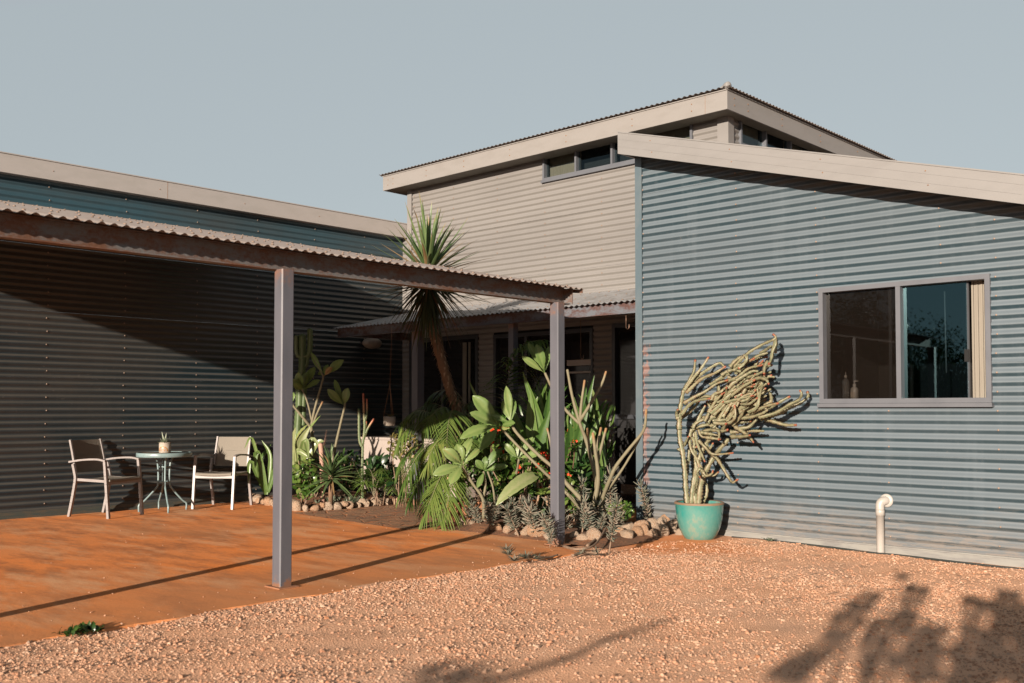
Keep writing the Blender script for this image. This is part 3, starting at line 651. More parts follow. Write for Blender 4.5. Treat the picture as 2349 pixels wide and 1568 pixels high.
# ================================================================== VERANDAH
vx0, vx1, vy = -11.36, XC-.03, 8.37; vs = .225
ve = empty('verandah', (vx0, vy, 0), 'low verandah of corrugated steel roof and grey posts against the cream wall', 'verandah')
f = MB(); corr_roof(f, (vx0, vy-.05, 2.362), (1, 0, 0), nz((0, 1, vs)), vx1-vx0, lambda t: 0, lambda t: 1.63*1.024)
for X in np.arange(vx0+.095, vx1, PIT*2):
    for q in (.12, .8, 1.45): screw(f, A3(X, vy-.05+q, 2.362+q*vs+AMP), (0, 0, 1), .011)
f.build('roof', [M['roofgrey'], M['screw']], ve)
f = MB(); f.box(vx0+.03, vx1, vy+.02, vy+.028, 2.235, 2.36); f.box(vx0+.03, vx1, vy-.03, vy+.02, 2.235, 2.243); f.box(vx0+.03, vx0+.038, vy+.03, YC-.02, 2.26, 2.37)
f.build('beam', M['vbeam'], ve)
for X in (-10.4, -9.0, -7.4):
    f = MB(); f.hexa([(X, vy+.03, 2.25), (X+.05, vy+.03, 2.25), (X+.05, YC-.03, 2.58), (X, YC-.03, 2.58), (X, vy+.03, 2.35), (X+.05, vy+.03, 2.35), (X+.05, YC-.03, 2.70), (X, YC-.03, 2.70)]); f.build('rafter', M['vbeam'], ve)
for X, w_ in ((-9.76, .115), (-8.03, .08)):
    f = MB(); f.box(X, X+w_, vy+.03, vy+.03+w_, .004, 2.24); f.build('post', M['post'], ve)
def hook(x, yv, ytop, ybot, Yp, label, curl=True):
    a_ = on(x, ytop, 1, Yp); b_ = on(x, ybot, 1, Yp); mb = MB()
    P = [A3(a_[0], Yp, 2.27), A3(a_[0], Yp, b_[2]+.03)]+[A3(a_[0]+.02-.02*cos(t), Yp, b_[2]+.03-.025*sin(t)) for t in np.linspace(0, pi, 7)]+[A3(a_[0]+.04, Yp, b_[2]+.055)]
    mb.tube(P, .0035, 6); tag(mb.build('hanging_hook', M['copper'], None, (a_[0], Yp, 2.27)), label, 'hook')
hook(1436, 0, 725, 757, 8.4, 'short copper wire hook hanging from the verandah beam near blue wall')
hook(1332, 0, 735, 826, 8.9, 'long thin wire hook hanging behind the corner post')
q_ = on(852, 788, 0, XL+.05)
e_ = empty('wall_light', q_, 'oval bulkhead light on the dark wall under the verandah', 'lamp')
f = MB(); V = []
for i, (a_, d_) in enumerate(((1., 0), (.95, .05), (.7, .085), (.3, .1))): V += [q_+A3(d_, .17*a_*cos(k*pi/10), .085*a_*sin(k*pi/10)) for k in range(20)]
f.add(V, [(i*20+k, i*20+(k+1) % 20, i*20+20+(k+1) % 20, i*20+20+k) for i in range(3) for k in range(20)]+[tuple(range(60, 80))]); f.build('lens', M['lampglass'], e_)
f = MB(); f.box(q_[0]-.03, q_[0], q_[1]-.19, q_[1]+.19, q_[2]-.02, q_[2]+.02); f.build('bracket', M['darkframe'], e_)

# cabinet
cb = empty('cabinet', (-11.0, 9.2, 0), 'long pinkish white cabinet standing behind the plants under the verandah', 'cabinet')
f = MB(); f.box(-11.5, -10.62, 8.95, 9.6, .08, .80); f.box(-10.615, -9.35, 8.965, 9.6, .08, .80); f.build('cabinet_body', M['appliance'], cb)
f = MB(); f.box(-11.52, -9.33, 8.93, 9.62, .802, .835); f.build('cabinet_top', M['appliance'], cb)
f = MB(); f.box(-11.45, -9.4, 9.0, 9.55, .004, .08); f.build('gap_shade', M['black'], cb)  # black block added for the shade in the gap under the cabinet
mb = MB(); q_ = on(1068, 972, 1, 8.95); mb.lathe((q_[0], 9.1, .836), [(.001, 0), (.09, 0), (.11, .12), (.10, .12), (.085, .02)], 18)
tag(mb.build('storage_tub', M['clearplastic'], None, (q_[0], 9.1, .836)), 'clear plastic tub on top of the cabinet', 'tub')

# ================================================================== DARK HOUSE (left)
dh = empty('dark_blue_house', (XL, 3, 0), 'long dark blue corrugated building along the left side', 'building')
mb = MB(); y0d = -3.5
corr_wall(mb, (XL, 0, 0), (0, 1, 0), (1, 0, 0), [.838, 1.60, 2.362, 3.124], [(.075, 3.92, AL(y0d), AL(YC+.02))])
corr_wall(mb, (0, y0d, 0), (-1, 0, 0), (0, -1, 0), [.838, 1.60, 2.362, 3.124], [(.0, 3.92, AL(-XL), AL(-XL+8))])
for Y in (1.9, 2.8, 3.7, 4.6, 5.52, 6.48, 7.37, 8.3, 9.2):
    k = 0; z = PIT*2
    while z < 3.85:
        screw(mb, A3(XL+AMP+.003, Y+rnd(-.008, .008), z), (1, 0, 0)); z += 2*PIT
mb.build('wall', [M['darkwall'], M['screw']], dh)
f = MB(); f.box(XL-.01, XL+.014, y0d, YC, 0, .08); f.box(XL+.014, XL+.03, y0d, YC, .0, .03); f.build('base_flashing', M['darkbase'], dh)
f = MB(); f.box(XL+.10, XL+.118, y0d-.2, YC-.01, 3.875, 4.10); f.box(XL+.118, XL+.128, y0d-.2, YC-.01, 4.088, 4.10); f.box(XL+.02, XL+.10, y0d-.2, YC-.01, 3.875, 3.883); f.box(XL-8, XL+.10, y0d-.22, y0d-.2, 3.875, 4.10)
for Y in (4.6, 5.9, 7.1, 8.3): screw(f, A3(XL+.118, Y, 3.98), (1, 0, 0), .006)
f.box(XL+.118, XL+.1195, 6.0, 6.003, 3.875, 4.09, 1)
f.build('fascia', [M['fascialight'], M['fasciarust']], dh)
f = MB(); corr_roof(f, (XL+.09, y0d-.2, 4.06), (0, 1, 0), nz((-1, 0, .09)), 13.2, lambda t: 0, lambda t: 8); f.build('roof', M['roofdust'], dh)

# ================================================================== CARPORT
XB = -6.0; xe, zed = -5.837, 2.345; cy0, cy1 = .82, 7.13; cs = (3.57-zed)/(xe-XL)
cp = empty('carport', (XB, 3.87, 0), 'open carport with rusty steel beam, corrugated roof and square grey posts', 'carport')
f = MB(); sv = nz((-1, 0, cs)); corr_roof(f, (xe, cy0, zed), (0, 1, 0), sv, cy1-cy0, lambda t: 0, lambda t: (xe-XL-.012)/abs(sv[0]))
for q in (.18, 1.6, 1.72, 3.1, 4.5, 5.6):
    for Y in np.arange(cy0+PIT*.25, cy1, PIT*(2 if q != 1.72 else 4)): screw(f, A3(xe-q+rnd(-.01, .01), Y, zed+q*cs+AMP), (0, 0, 1), .0125)
rf = f.build('roof', [M['roofdust'], M['screw']], cp)
f = MB(); f.box(XB-.008, XB, cy0+.05, 7.03, 2.205, 2.372); f.box(XB, XB+.075, cy0+.05, 7.03, 2.205, 2.214); f.box(XB, XB+.03, cy0+.05, 7.03, 2.345, 2.353); f.build('beam', M['beam'], cp)
f = MB(); f.box(XB, XB+.10, 7.03, 7.038, 2.205, 2.355); f.hexa([(XB-.1, 7.11, 2.335), (xe-.01, 7.11, 2.31), (xe-.01, 7.116, 2.31), (XB-.1, 7.116, 2.335), (XB-.1, 7.11, 2.375), (xe-.01, 7.11, 2.34), (xe-.01, 7.116, 2.34), (XB-.1, 7.116, 2.375)]); f.build('end_plate', M['beam'], cp)
for X in (-7.4, -8.9, -10.4):
    z = zed+(xe-X)*cs-.012; f = MB(); f.box(X-.025, X+.025, cy0+.05, cy1-.05, z-.1, z-.003); f.build('purlin', M['vbeam'], cp)
for Y in (.86, 3.87, 6.85):
    f = MB(); zt = zed-.011; za_, zb_ = zt+(xe-XL-.03)*cs, zt+(xe-XB+.01)*cs; f.hexa([(XL+.03, Y-.03, za_-.12), (XB-.01, Y-.03, zb_-.12), (XB-.01, Y+.03, zb_-.12), (XL+.03, Y+.03, za_-.12), (XL+.03, Y-.03, za_), (XB-.01, Y-.03, zb_), (XB-.01, Y+.03, zb_), (XL+.03, Y+.03, za_)]); f.build('rafter', M['vbeam'], cp)
for (x1, y0) in ((-5.86, .98), (-5.86, 3.865), (-5.88, 6.80)):
    f = MB(); b = .008; x0 = x1-.1; y1 = y0+.1; V = []
    prof = [(x0+b, y0), (x1-b, y0), (x1, y0+b), (x1, y1-b), (x1-b, y1), (x0+b, y1), (x0, y1-b), (x0, y0+b)]
    zs = (.012, .3, .8, 1.4, 2.0, 2.205)
    for z in zs: V += [(x, y, z) for x, y in prof]
    f.add(V, [(i*8+k, i*8+(k+1) % 8, i*8+8+(k+1) % 8, i*8+8+k) for i in range(len(zs)-1) for k in range(8)], smooth=False)
    po = f.build('post', M['post'], cp)
    f = MB(); f.box(x0-.04, x1+.04, y0-.03, y1+.03, .005, .013); f.build('base_plate', M['rust'], po)

# ================================================================== CHAIRS & TABLE
def make_chair():
    root = empty('patio_chair', (0, 0, 0), 'x', 'chair', 'patio armchairs beside the small round table')
    W = .255; t = .028
    def sweep(P, w=t, h=t):
        m_ = MB(); P = cr(P, 14); m_.tube(P, w*.62, 6); return m_
    for g_ in (-1, 1):
        y = g_*W
        m_ = MB(); P = cr([(.30, y, 0), (.275, y, .25), (.25, y, .5), (.235, y, .635)], 9)
        for i in range(8): m_.bar(P[i], P[i+1]+(P[i+1]-P[i])*.02, t, t*1.2, (1, 0, 0))
        m_.build('leg', M['chairframe'], root, local=True)
        m_ = MB(); P = cr([(-.30, y, 0), (-.245, y, .22), (-.205, y, .42), (-.215, y, .5), (-.245, y, .60)], 12)
        for i in range(11): m_.bar(P[i], P[i+1]+(P[i+1]-P[i])*.02, t, t*1.2, (1, 0, 0))
        m_.build('leg', M['chairframe'], root, local=True)
        m_ = MB(); P = cr([(.25, y, .645), (.12, y, .662), (-.1, y, .652), (-.30, y, .625)], 12)
        for i in range(11): m_.bar(P[i], P[i+1]+(P[i+1]-P[i])*.02, .036, .02)
        m_.build('armrest', M['chairframe'], root, local=True)
    for g_ in (-1, 1):
        m_ = MB(); P = cr([(-.245, g_*(W-.032), .52), (-.285, g_*(W-.032), .7), (-.335, g_*(W-.034), .875)], 8)
        for i in range(7): m_.bar(P[i], P[i+1]+(P[i+1]-P[i])*.02, .02, .026, (1, 0, 0))
        m_.build('back_frame', M['chairframe'], root, local=True)
    m_ = MB(); m_.bar((.262, -W+.01, .395), (.262, W-.01, .395), .026, .034); m_.bar((-.212, -W+.01, .40), (-.212, W-.01, .40), .024, .028)
    for g_ in (-1, 1): m_.bar((.262, g_*(W-.02), .415), (-.205, g_*(W-.02), .425), .024, .03)
    m_.build('seat_frame', M['chairframe'], root, local=True)
    m_ = MB(); n = 10; P = cr([(.285, 0, .425), (.27, 0, .447), (.2, 0, .446), (0, 0, .435), (-.2, 0, .44)], n); V = []
    for p in P:
        for j in range(7):
            u = j/6*2-1; V.append((p[0], u*(W-.025), p[2]-.012*(1-u*u)))
    for p in P:
        for j in range(7):
            u = j/6*2-1; V.append((p[0], u*(W-.025), p[2]-.012*(1-u*u)-.012))
    F = [(i*7+j, i*7+j+1, i*7+j+8, i*7+j+7) for i in range(n-1) for j in range(6)]; k0 = n*7
    F += [tuple(q+k0 for q in f_[::-1]) for f_ in F]+[(j, j+k0, j+1+k0, j+1) for j in range(6)]
    m_.add(V, F); m_.bar((.288, -W+.02, .425), (.288, W-.02, .425), .014, .022); m_.build('seat', M['sling'], root, local=True)
    m_ = MB(); V = []; P = cr([(-.255, 0, .50), (-.288, 0, .7), (-.336, 0, .872)], n)
    for dx in (0, -.01):
        for p in P:
            for j in range(7):
                u = j/6*2-1; V.append((p[0]-.014*(1-u*u)+.004+dx, u*(W-.03), p[2]))
    F = [(i*7+j, i*7+j+1, i*7+j+8, i*7+j+7) for i in range(n-1) for j in range(6)]; F += [tuple(q+k0 for q in f_[::-1]) for f_ in F]
    m_.add(V, F); m_.bar((-.291, -W+.035, .7), (-.291, W-.035, .7), .004, .006); m_.build('backrest', M['sling'], root, local=True)
    return root
c1 = make_chair(); c1.location = (-11.344, 5.128, .004); c1.rotation_euler.z = R(20)
c1['label'] = 'white framed patio armchair left of the round table, turned towards it'
c2 = copy_tree(c1); c2.location = (-11.27, 6.587, .004); c2.rotation_euler.z = R(-54)
c2['label'] = 'white framed patio armchair right of the round table, taupe back in the sun'

tx, ty = -11.34, 5.835
tb = empty('round_table', (tx, ty, .004), 'small round patio table with pale teal rim and curved tube legs', 'table')
f = MB(); f.lathe((tx, ty, .66), [(.28, 0), (.316, 0), (.322, .006), (.322, .046), (.316, .052), (.30, .052), (.298, .046)], 48); f.build('rim', M['teal'], tb)
f = MB(); f.lathe((tx, ty, .66), [(.30, .036), (.30, .044), (.001, .046)], 48); f.build('tabletop', M['tabletop'], tb)
for k, (fx_, fy_) in enumerate([(-11.44, 5.572), (-11.65, 5.93), (-11.065, 5.751), (-11.303, 6.11)]):
    d = nz(A3(fx_-tx, fy_-ty, 0)); L = np.linalg.norm(A3(fx_-tx, fy_-ty, 0)); o_ = A3(tx, ty, 0)
    P = [o_+d*.13+UP*.662, o_+d*.085+UP*.62, o_+d*.068+UP*.5, o_+d*.068+UP*.34, o_+d*.10+UP*.27, o_+d*(L-.05)+UP*.125, o_+d*L+UP*.085, o_+d*L+UP*.006]
    m_ = MB(); m_.tube(cr(P, 26), .0115, 9); m_.build('leg', M['teal'], tb)
for z in (.53, .345):
    f = MB(); f.lathe((tx, ty, z), [(.060, 0), (.062, .0), (.062, .018), (.060, .018), (.060, 0)], 20); f.build('leg_ring', M['teal'], tb)
q_ = A3(-11.26, 5.80, .71)
tp = empty('potted_succulent', q_, 'cream pot with orange rainbow and spiky succulent on the round table', 'potted plant')
f = MB(); f.lathe(q_, [(.001, 0), (.062, 0), (.068, .006), (.068, .126), (.063, .126), (.062, .105), (.001, .105)], 32); pt_ = f.build('pot', M['creampot'], tp)
f = MB(); vd = nz(-q_*A3(1, 1, 0)); aa = math.atan2(vd[1], vd[0])-.35
def arcs(mb, rr, wd, mi):
    V = []
    for k in range(17):
        t = pi*k/16
        for r_ in (rr, rr+wd):
            u, z = r_*cos(t), r_*sin(t)+.02; an = aa+u/.068; V.append((q_[0]+.0694*cos(an), q_[1]+.0694*sin(an), q_[2]+z))
    mb.add(V, [(2*k, 2*k+1, 2*k+3, 2*k+2) for k in range(16)], mi)
arcs(f, .048, .011, 0); arcs(f, .034, .007, 1); arcs(f, .021, .006, 0); arcs(f, .009, .005, 1)
f.build('rainbow_motif', [M['orangepaint'], M['pinkpaint']], pt_)
f = MB()
for k in range(34):
    a_ = k*2.4; e = .2+.9*(k/34); d = A3(cos(a_)*cos(e), sin(a_)*cos(e), sin(e)*.9); L = rnd(.07, .12)*(1 if k < 30 else 1.4)
    f.leaf(q_+UP*.105+d*.01, q_+UP*.11+d*L, .02, UP, -.1, .5, 'lance', 4, 0, rnd(.2, .9))
for dd in ((-.25, 0, 1), (.1, .0, 1.)): f.leaf(q_+UP*.10, q_+UP*.11+RT*dd[0]*.16+UP*dd[2]*rnd(.13, .17), .028, TOCAM, .05, .4, 'lance', 5, 0, .7)
f.build('foliage', M['lf_aloe'], tp)

# ================================================================== PLANT BUILDERS
z4 = lambda x, y: (887+.3707*x, 734+.3707*y)
z3 = lambda x, y: (611.7+.351*x, 703.5+.351*y)
z6 = lambda x, y: (856.4+.3901*x, 152.9+.3901*y)
za = lambda x, y: (1529.3+.15605*x, 764.7+.15605*y)
zb = lambda x, y: (1498.7+.21457*x, 948.2+.21457*y)
def branchset(mb, conv, D, lst, mi=0, seg=8):
    """lst of (points, r0, r1, tipvar, dD) given where they stand in the bed at depth D"""
    for pts, r0, r1, tv, dD in lst:
        P = []
        for i, q in enumerate(pts):
            P.append(at(*conv(q[0], q[1]), D+(dD*i/(len(pts)-1))+(q[2] if len(q) > 2 else 0)))
        n = 4*len(P); Q = cr(P, n); r = np.linspace(r0, r1, n)*(1+.06*np.sin(np.arange(n)*1.9)); va = np.linspace(.3, .3, n)
        if tv: va[-2:] = .86; va[-4:-2] = .55
        mb.tube(Q, r, seg, mi, va)
def rosette(mb, conv, D, c, tips, W, base=None, var=(.3, .5), dspread=.12, arch=.07, shape='ob'):
    a = at(*conv(*c), D)
    for k, tp_ in enumerate(tips):
        dd = (tp_[2] if len(tp_) > 2 else rnd(-dspread, dspread)); ww_ = (tp_[3] if len(tp_) > 3 else 1.)
        b = at(*conv(tp_[0], tp_[1]), D+dd); u = b-a
        nm = nz(TOCAM*.75+UP*.5+TOSUN*.5+RT*rnd(-.5, .5)); v_ = tp_[4] if len(tp_) > 4 else rnd(*var)
        mb.leaf(a, b, W*.88*ww_, nm, arch*rnd(.2, 1.6), rnd(.15, .5), shape, 16, 0, v_, wave=.02)

# ---- frangipani with bare branches, right bed
D = 9.75
b0 = at(*z4(1278, 1330), D); b0[2] = .03
t1 = empty('frangipani_tree', b0, 'many branched frangipani around the corner post with big pale leaves and bare stems', 'tree')
mb = MB()
branchset(mb, z4, D, [
    ([(1278, 1300), (1268, 1240), (1255, 1170)], .034, .030, 0, 0),
    ([(1255, 1170), (1180, 1085), (1110, 1010), (1064, 944), (960, 855), (870, 770), (799, 693), (770, 640)], .024, .014, 0, .25),
    ([(1064, 944), (1035, 855), (1010, 740), (993, 672)], .017, .010, 1, .05),
    ([(1240, 1180, .1), (1115, 1075, .15), (1017, 982, .1), (920, 890), (827, 797), (709, 673)], .018, .013, 0, .35),
    ([(1262, 1190), (1300, 1060), (1308, 950), (1292, 820), (1276, 700)], .026, .014, 1, -.1),
    ([(1300, 1060), (1285, 960), (1262, 860), (1243, 672)], .018, .012, 1, .2),
    ([(1306, 900), (1302, 800), (1326, 668)], .017, .012, 1, .1), ([(1306, 880), (1335, 760), (1358, 672)], .016, .012, 1, 0),
    ([(1330, 1240, .15), (1330, 1110, .15), (1290, 950, .3), (1235, 750, .35), (1195, 640, .3), (1150, 480, .3), (1118, 310, .3)], .026, .013, 0, 0),
    ([(1195, 640, .3), (1205, 520, .3), (1225, 375, .3)], .017, .011, 1, 0), ([(1200, 620, .3), (1270, 505, .25), (1330, 400, .2), (1358, 320, .2)], .018, .011, 1, 0),
    ([(1195, 645, .3), (1110, 560, .35), (1050, 470, .3), (1010, 395, .2), (980, 330, .2)], .017, .013, 0, 0),
    ([(1320, 1230, .1), (1335, 1110, .1), (1385, 980), (1420, 905), (1500, 800), (1570, 715), (1598, 660), (1606, 556)], .022, .012, 1, -.35),
    ([(1345, 1090, .1), (1400, 1010), (1480, 890), (1560, 745), (1598, 655)], .014, .010, 1, -.2),
    ([(1115, 1075), (1180, 1150), (1250, 1230)], .014, .014, 0, .1)])
mb.build('trunk', M['bark'], t1)
mb = MB()
rosette(mb, z4, D+.25, (770, 640), [(740, 410, .05, 1.0), (790, 490, .1, .8), (720, 500, .1), (640, 590, 0, .7)], .095, arch=.05)
rosette(mb, z4, D+.3, (700, 660), [(532, 470, -.05, 1.45), (515, 575, -.12, 1.15), (455, 735, -.2, 1.25), (575, 808, -.25, 1.1), (670, 575, .1, .8), (760, 670, -.1, .7, .65), (795, 640, -.15, .8), (650, 640, .2, .8)], .115, arch=.08)
rosette(mb, z4, D+.2, (978, 330), [(873, 140, .05, .9), (925, 150, -.05, 1.15), (835, 225, -.1, .85), (1005, 165, .1, .9), (1010, 230, .15, .8), (960, 170, .2, .7)], .095, arch=.06)
rosette(mb, z4, D+.35, (815, 860), [(725, 765, .0, 1.), (790, 755, .05, .9), (905, 725, .05, .9), (950, 830, -.1, 1.), (745, 800, .1, .6), (870, 900, .1, .7)], .085, var=(.25, .45))
branchset(MB(), z4, D, [])
mb.build('foliage', M['lf_frangi'], t1)

# ---- low frangipani, centre
D = 10.15; b0 = at(*z4(590, 1250), D); b0[2] = .03
t2 = empty('frangipani_tree', b0, 'low young frangipani with broad light green leaves in front of the terracotta pots', 'tree')
mb = MB(); branchset(mb, z4, D, [([(600, 1230), (595, 1110), (530, 1010), (465, 905)], .018, .013, 0, -.1), ([(597, 1110), (612, 1020), (600, 940)], .014, .011, 0, 0), ([(740, 1230, .2), (745, 1110, .2), (800, 960, .1), (818, 865)], .016, .011, 0, -.1), ([(680, 1230), (660, 1050), (625, 940)], .012, .009, 0, 0)]); mb.build('trunk', M['bark'], t2)
mb = MB()
rosette(mb, z4, D-.1, (470, 900), [(345, 800, -.1, 1.25), (435, 768, .0, 1.15), (530, 735, .1, 1.1), (285, 960, -.15, 1.2), (395, 1018, -.2, 1.25), (575, 800, .1, .9), (420, 870, .1, .7)], .105, var=(.42, .6), arch=.09)
rosette(mb, z4, D, (605, 935), [(552, 868, -.05, .9), (612, 845, 0, .8), (712, 795, .05, 1.2), (750, 905, -.05, .9), (690, 870, .1, .8), (560, 1040, -.1, .7)], .095, var=(.15, .4), arch=.12)
rosette(mb, z4, D+.05, (818, 865), [(740, 760), (880, 760), (700, 840), (910, 900)], .08, var=(.1, .35))
mb.leaf(at(*z4(440, 905), D-.1), at(*z4(372, 990), D-.15), .03, None, .1, .4, 'ob', 6, 0, .88)
mb.build('foliage', M['lf_frangi'], t2)

# ---- crinum / strap leaf plant
D = 10.55; b0 = at(*z4(980, 1180), D); b0[2] = .03
t3 = empty('crinum_lily', b0, 'large strap leaved lily behind the corner post', 'plant')
mb = MB()
def straps(mb, conv, D, lst, W, var=(.2, .6)):
    for (a, m_, b, *r_) in lst:
        wf = r_[0] if r_ else 1; dd = rnd(-.15, .15)
        P = cr([at(*conv(*a), D), at(*conv(*m_), D+dd*.5), at(*conv(*b), D+dd)], 12)
        sdv = nz(np.cross(P[6]-P[0], TOCAM)); V = []; VA = []; v0 = rnd(*var); tw = rnd(-.5, .5)
        for i, p in enumerate(P):
            t = i/11; w_ = W*wf/2*min(1, .5+t*2)*max(.02, (1-t**2.5))**.8; tg = nz(P[min(11, i+1)]-P[max(0, i-1)]); s_ = nz(np.cross(tg, nz(TOCAM+UP*.3+RT*tw))); u = nz(np.cross(s_, tg))
            V += [p-s_*w_+u*w_*.3, p-s_*w_*.4+u*w_*.05, p, p+s_*w_*.4+u*w_*.05, p+s_*w_+u*w_*.3]; VA += [v0+.1, v0-.05, v0+.15, v0-.05, v0+.1]
        mb.add(V, [(5*i+k, 5*i+k+1, 5*i+k+6, 5*i+k+5) for i in range(11) for k in range(4)], 0, np.clip(VA, 0, 1))
straps(mb, z4, D, [((960, 1050), (960, 700), (842, 322), 1.1), ((950, 1050), (900, 700), (890, 440), 1.2), ((970, 1050), (985, 700), (1010, 430), 1.2), ((940, 1050), (860, 760), (742, 480), .9), ((960, 1060), (940, 800), (1010, 560), 1.3),
    ((990, 1060), (1000, 800), (1040, 600), 1.2), ((1130, 1080), (1150, 800), (1245, 380), .8), ((1120, 1080), (1180, 760), (1285, 345), .9), ((1150, 1080), (1230, 800), (1348, 562), .9), ((1120, 1080), (1140, 820), (1135, 640), 1.7),
    ((1140, 1080), (1200, 820), (1300, 590), .9), ((900, 1080), (840, 850), (700, 640), 1.2), ((930, 1080), (880, 820), (790, 600), 1.), ((1300, 1150), (1330, 900), (1330, 650), .9), ((1140, 1100), (1160, 900), (1150, 760), 1.2),
    ((985, 1200), (990, 1080), (1000, 960), 1.6), ((900, 1000), (700, 800), (510, 380), .9), ((1150, 1000), (1180, 700), (1160, 480), .9), ((1330, 1170), (1325, 1000), (1322, 820), .8)], .125)
mb.build('foliage', M['lf_strap'], t3)
D = 9.9; mb = MB(); a_, b_ = at(*z4(920, 965), D+.1), at(*z4(675, 1150), D-.15)
mb.leaf(a_, b_, .16, nz(TOCAM+UP*.9), .12, .35, 'strap', 12, 0, .9); mb.leaf(at(*z4(930, 960), D+.2), at(*z4(760, 1120), D+.05), .10, nz(TOCAM+UP), .1, .3, 'strap', 12, 0, .3)
tag(mb.build('striped_leaf_plant', M['lf_strap'], None, (a_[0], a_[1], .03)), 'broad pale striped leaf arching down between the flowers and the succulents', 'plant')

# ---- dark palm frond in the verandah shade
D = 11.4; b0 = at(*z4(720, 1150), D); b0[2] = .03
t4 = empty('palm_tree', b0, 'dark palm with one tall frond reaching up in the verandah shade', 'palm')
mb = MB()
mb.frond([at(*z4(735, 900), D), at(*z4(725, 560), D), at(*z4(760, 330), D-.05), at(*z4(840, 160), D-.1), at(*z4(990, 120), D-.2)], .52, 46, .040, .55, .45, .45, t0=.22)
mb.frond([at(*z4(700, 900), D+.2), at(*z4(640, 700), D+.2), at(*z4(560, 560), D+.1), at(*z4(470, 520), D+.1)], .3, 30, .024, .5, .5, .25)
mb.frond([at(*z4(740, 950), D+.1), at(*z4(840, 700), D+.1), at(*z4(900, 480), D), at(*z4(960, 330), D)], .25, 28, .02, .4, .5, .2)
mb.build('frond', [M['lf_palm'], M['bark']], t4)
mb = MB(); mb.tube(cr([b0, at(*z4(725, 950), D)], 6), .03, 8, 0, .3); mb.build('trunk', M['trunk'], t4)

# ---- arching palm at path
D = 10.9; b0 = at(*z4(470, 1260), D); b0[2] = .03
t5 = empty('palm_tree', b0, 'bushy palm with arching feathery fronds hanging over the path', 'palm')
mb = MB(); P = cr([b0, at(*z4(470, 1180), D), at(*z4(455, 1020), D), at(*z4(450, 900), D)], 20)
mb.tube(P, .045+.006*np.sin(np.arange(20)*2.2), 12, 0, .8)
for k in range(110):   # old frond scars
    i = k/110*18; j = int(i); p = P[j]+(P[j+1]-P[j])*(i-j); a_ = k*2.4; d = A3(cos(a_), sin(a_), 0); mb.leaf(p+d*.04, p+d*.075+UP*.04, .035, UP, 0, .3, 'lance', 3, 0, rnd(.4, 1))
mb.build('trunk', M['trunk'], t5)
FR = [
 ([(440, 900, 0), (420, 640, 0), (360, 540, -.1), (270, 600, -.3), (215, 700, -.35)], .34, .42),
 ([(450, 900, 0), (450, 650, 0), (420, 560, -.15), (385, 620, -.4), (370, 780, -.5)], .30, .5),
 ([(440, 900, 0), (350, 760, -.1), (230, 800, -.2), (140, 930, -.3), (80, 1090, -.3)], .36, .42),
 ([(440, 920, 0), (330, 800, .1), (200, 770, .1), (100, 860, .1), (60, 960, .1)], .30, .35),
 ([(450, 960, 0), (400, 900, -.3), (330, 980, -.5), (270, 1120, -.6), (210, 1270, -.6)], .36, .55),
 ([(450, 960, 0), (430, 960, -.4), (400, 1040, -.6), (370, 1160, -.7), (330, 1270, -.75)], .30, .55),
 ([(440, 900, 0), (380, 600, .2), (300, 520, .2), (180, 560, .1), (70, 660, 0)], .30, .25),
 ([(450, 900, 0), (480, 560, .2), (420, 440, .2), (300, 450, .2), (220, 540, .2)], .28, .12),
 ([(460, 900, 0), (520, 640, .1), (570, 560, .1), (640, 590, 0), (690, 680, -.1)], .30, .35),
 ([(440, 880, 0), (300, 680, 0), (180, 640, -.05), (90, 720, -.1), (60, 800, -.1)], .28, .5),
 ([(450, 920, 0), (470, 760, -.2), (500, 720, -.35), (520, 800, -.45), (530, 900, -.5)], .26, .45),
 ([(450, 930, 0), (360, 880, -.2), (260, 930, -.3), (180, 1040, -.4), (140, 1130, -.4)], .32, .4),
 ([(450, 940, 0), (500, 900, .1), (600, 900, .1), (660, 980, 0), (680, 1080, 0)], .26, .2),
 ([(440, 950, 0), (340, 860, .3), (260, 870, .3), (190, 960, .3), (170, 1060, .3)], .28, .3)]
FR += [([(450, 880, .3), (430, 640, .3), (500, 520, .3), (600, 500, .2), (690, 580, .1)], .3, .45), ([(450, 900, -.1), (520, 760, -.2), (600, 740, -.25), (660, 820, -.3), (690, 920, -.3)], .26, .5),
 ([(440, 900, -.2), (400, 760, -.3), (330, 740, -.4), (270, 830, -.5), (250, 930, -.5)], .3, .6), ([(440, 900, .1), (330, 640, .1), (220, 560, 0), (130, 600, 0), (80, 700, 0)], .28, .55), ([(450, 950, -.1), (380, 960, -.3), (300, 1060, -.4), (250, 1180, -.5)], .32, .6)]
for pts, L, vv in FR:
    mb = MB(); mb.frond([at(*z4(x, y), D+d) for x, y, d in pts], L, 34, .019, .75, .5, vv, r=.006); mb.build('frond', [M['lf_palm'], M['bark']], t5)

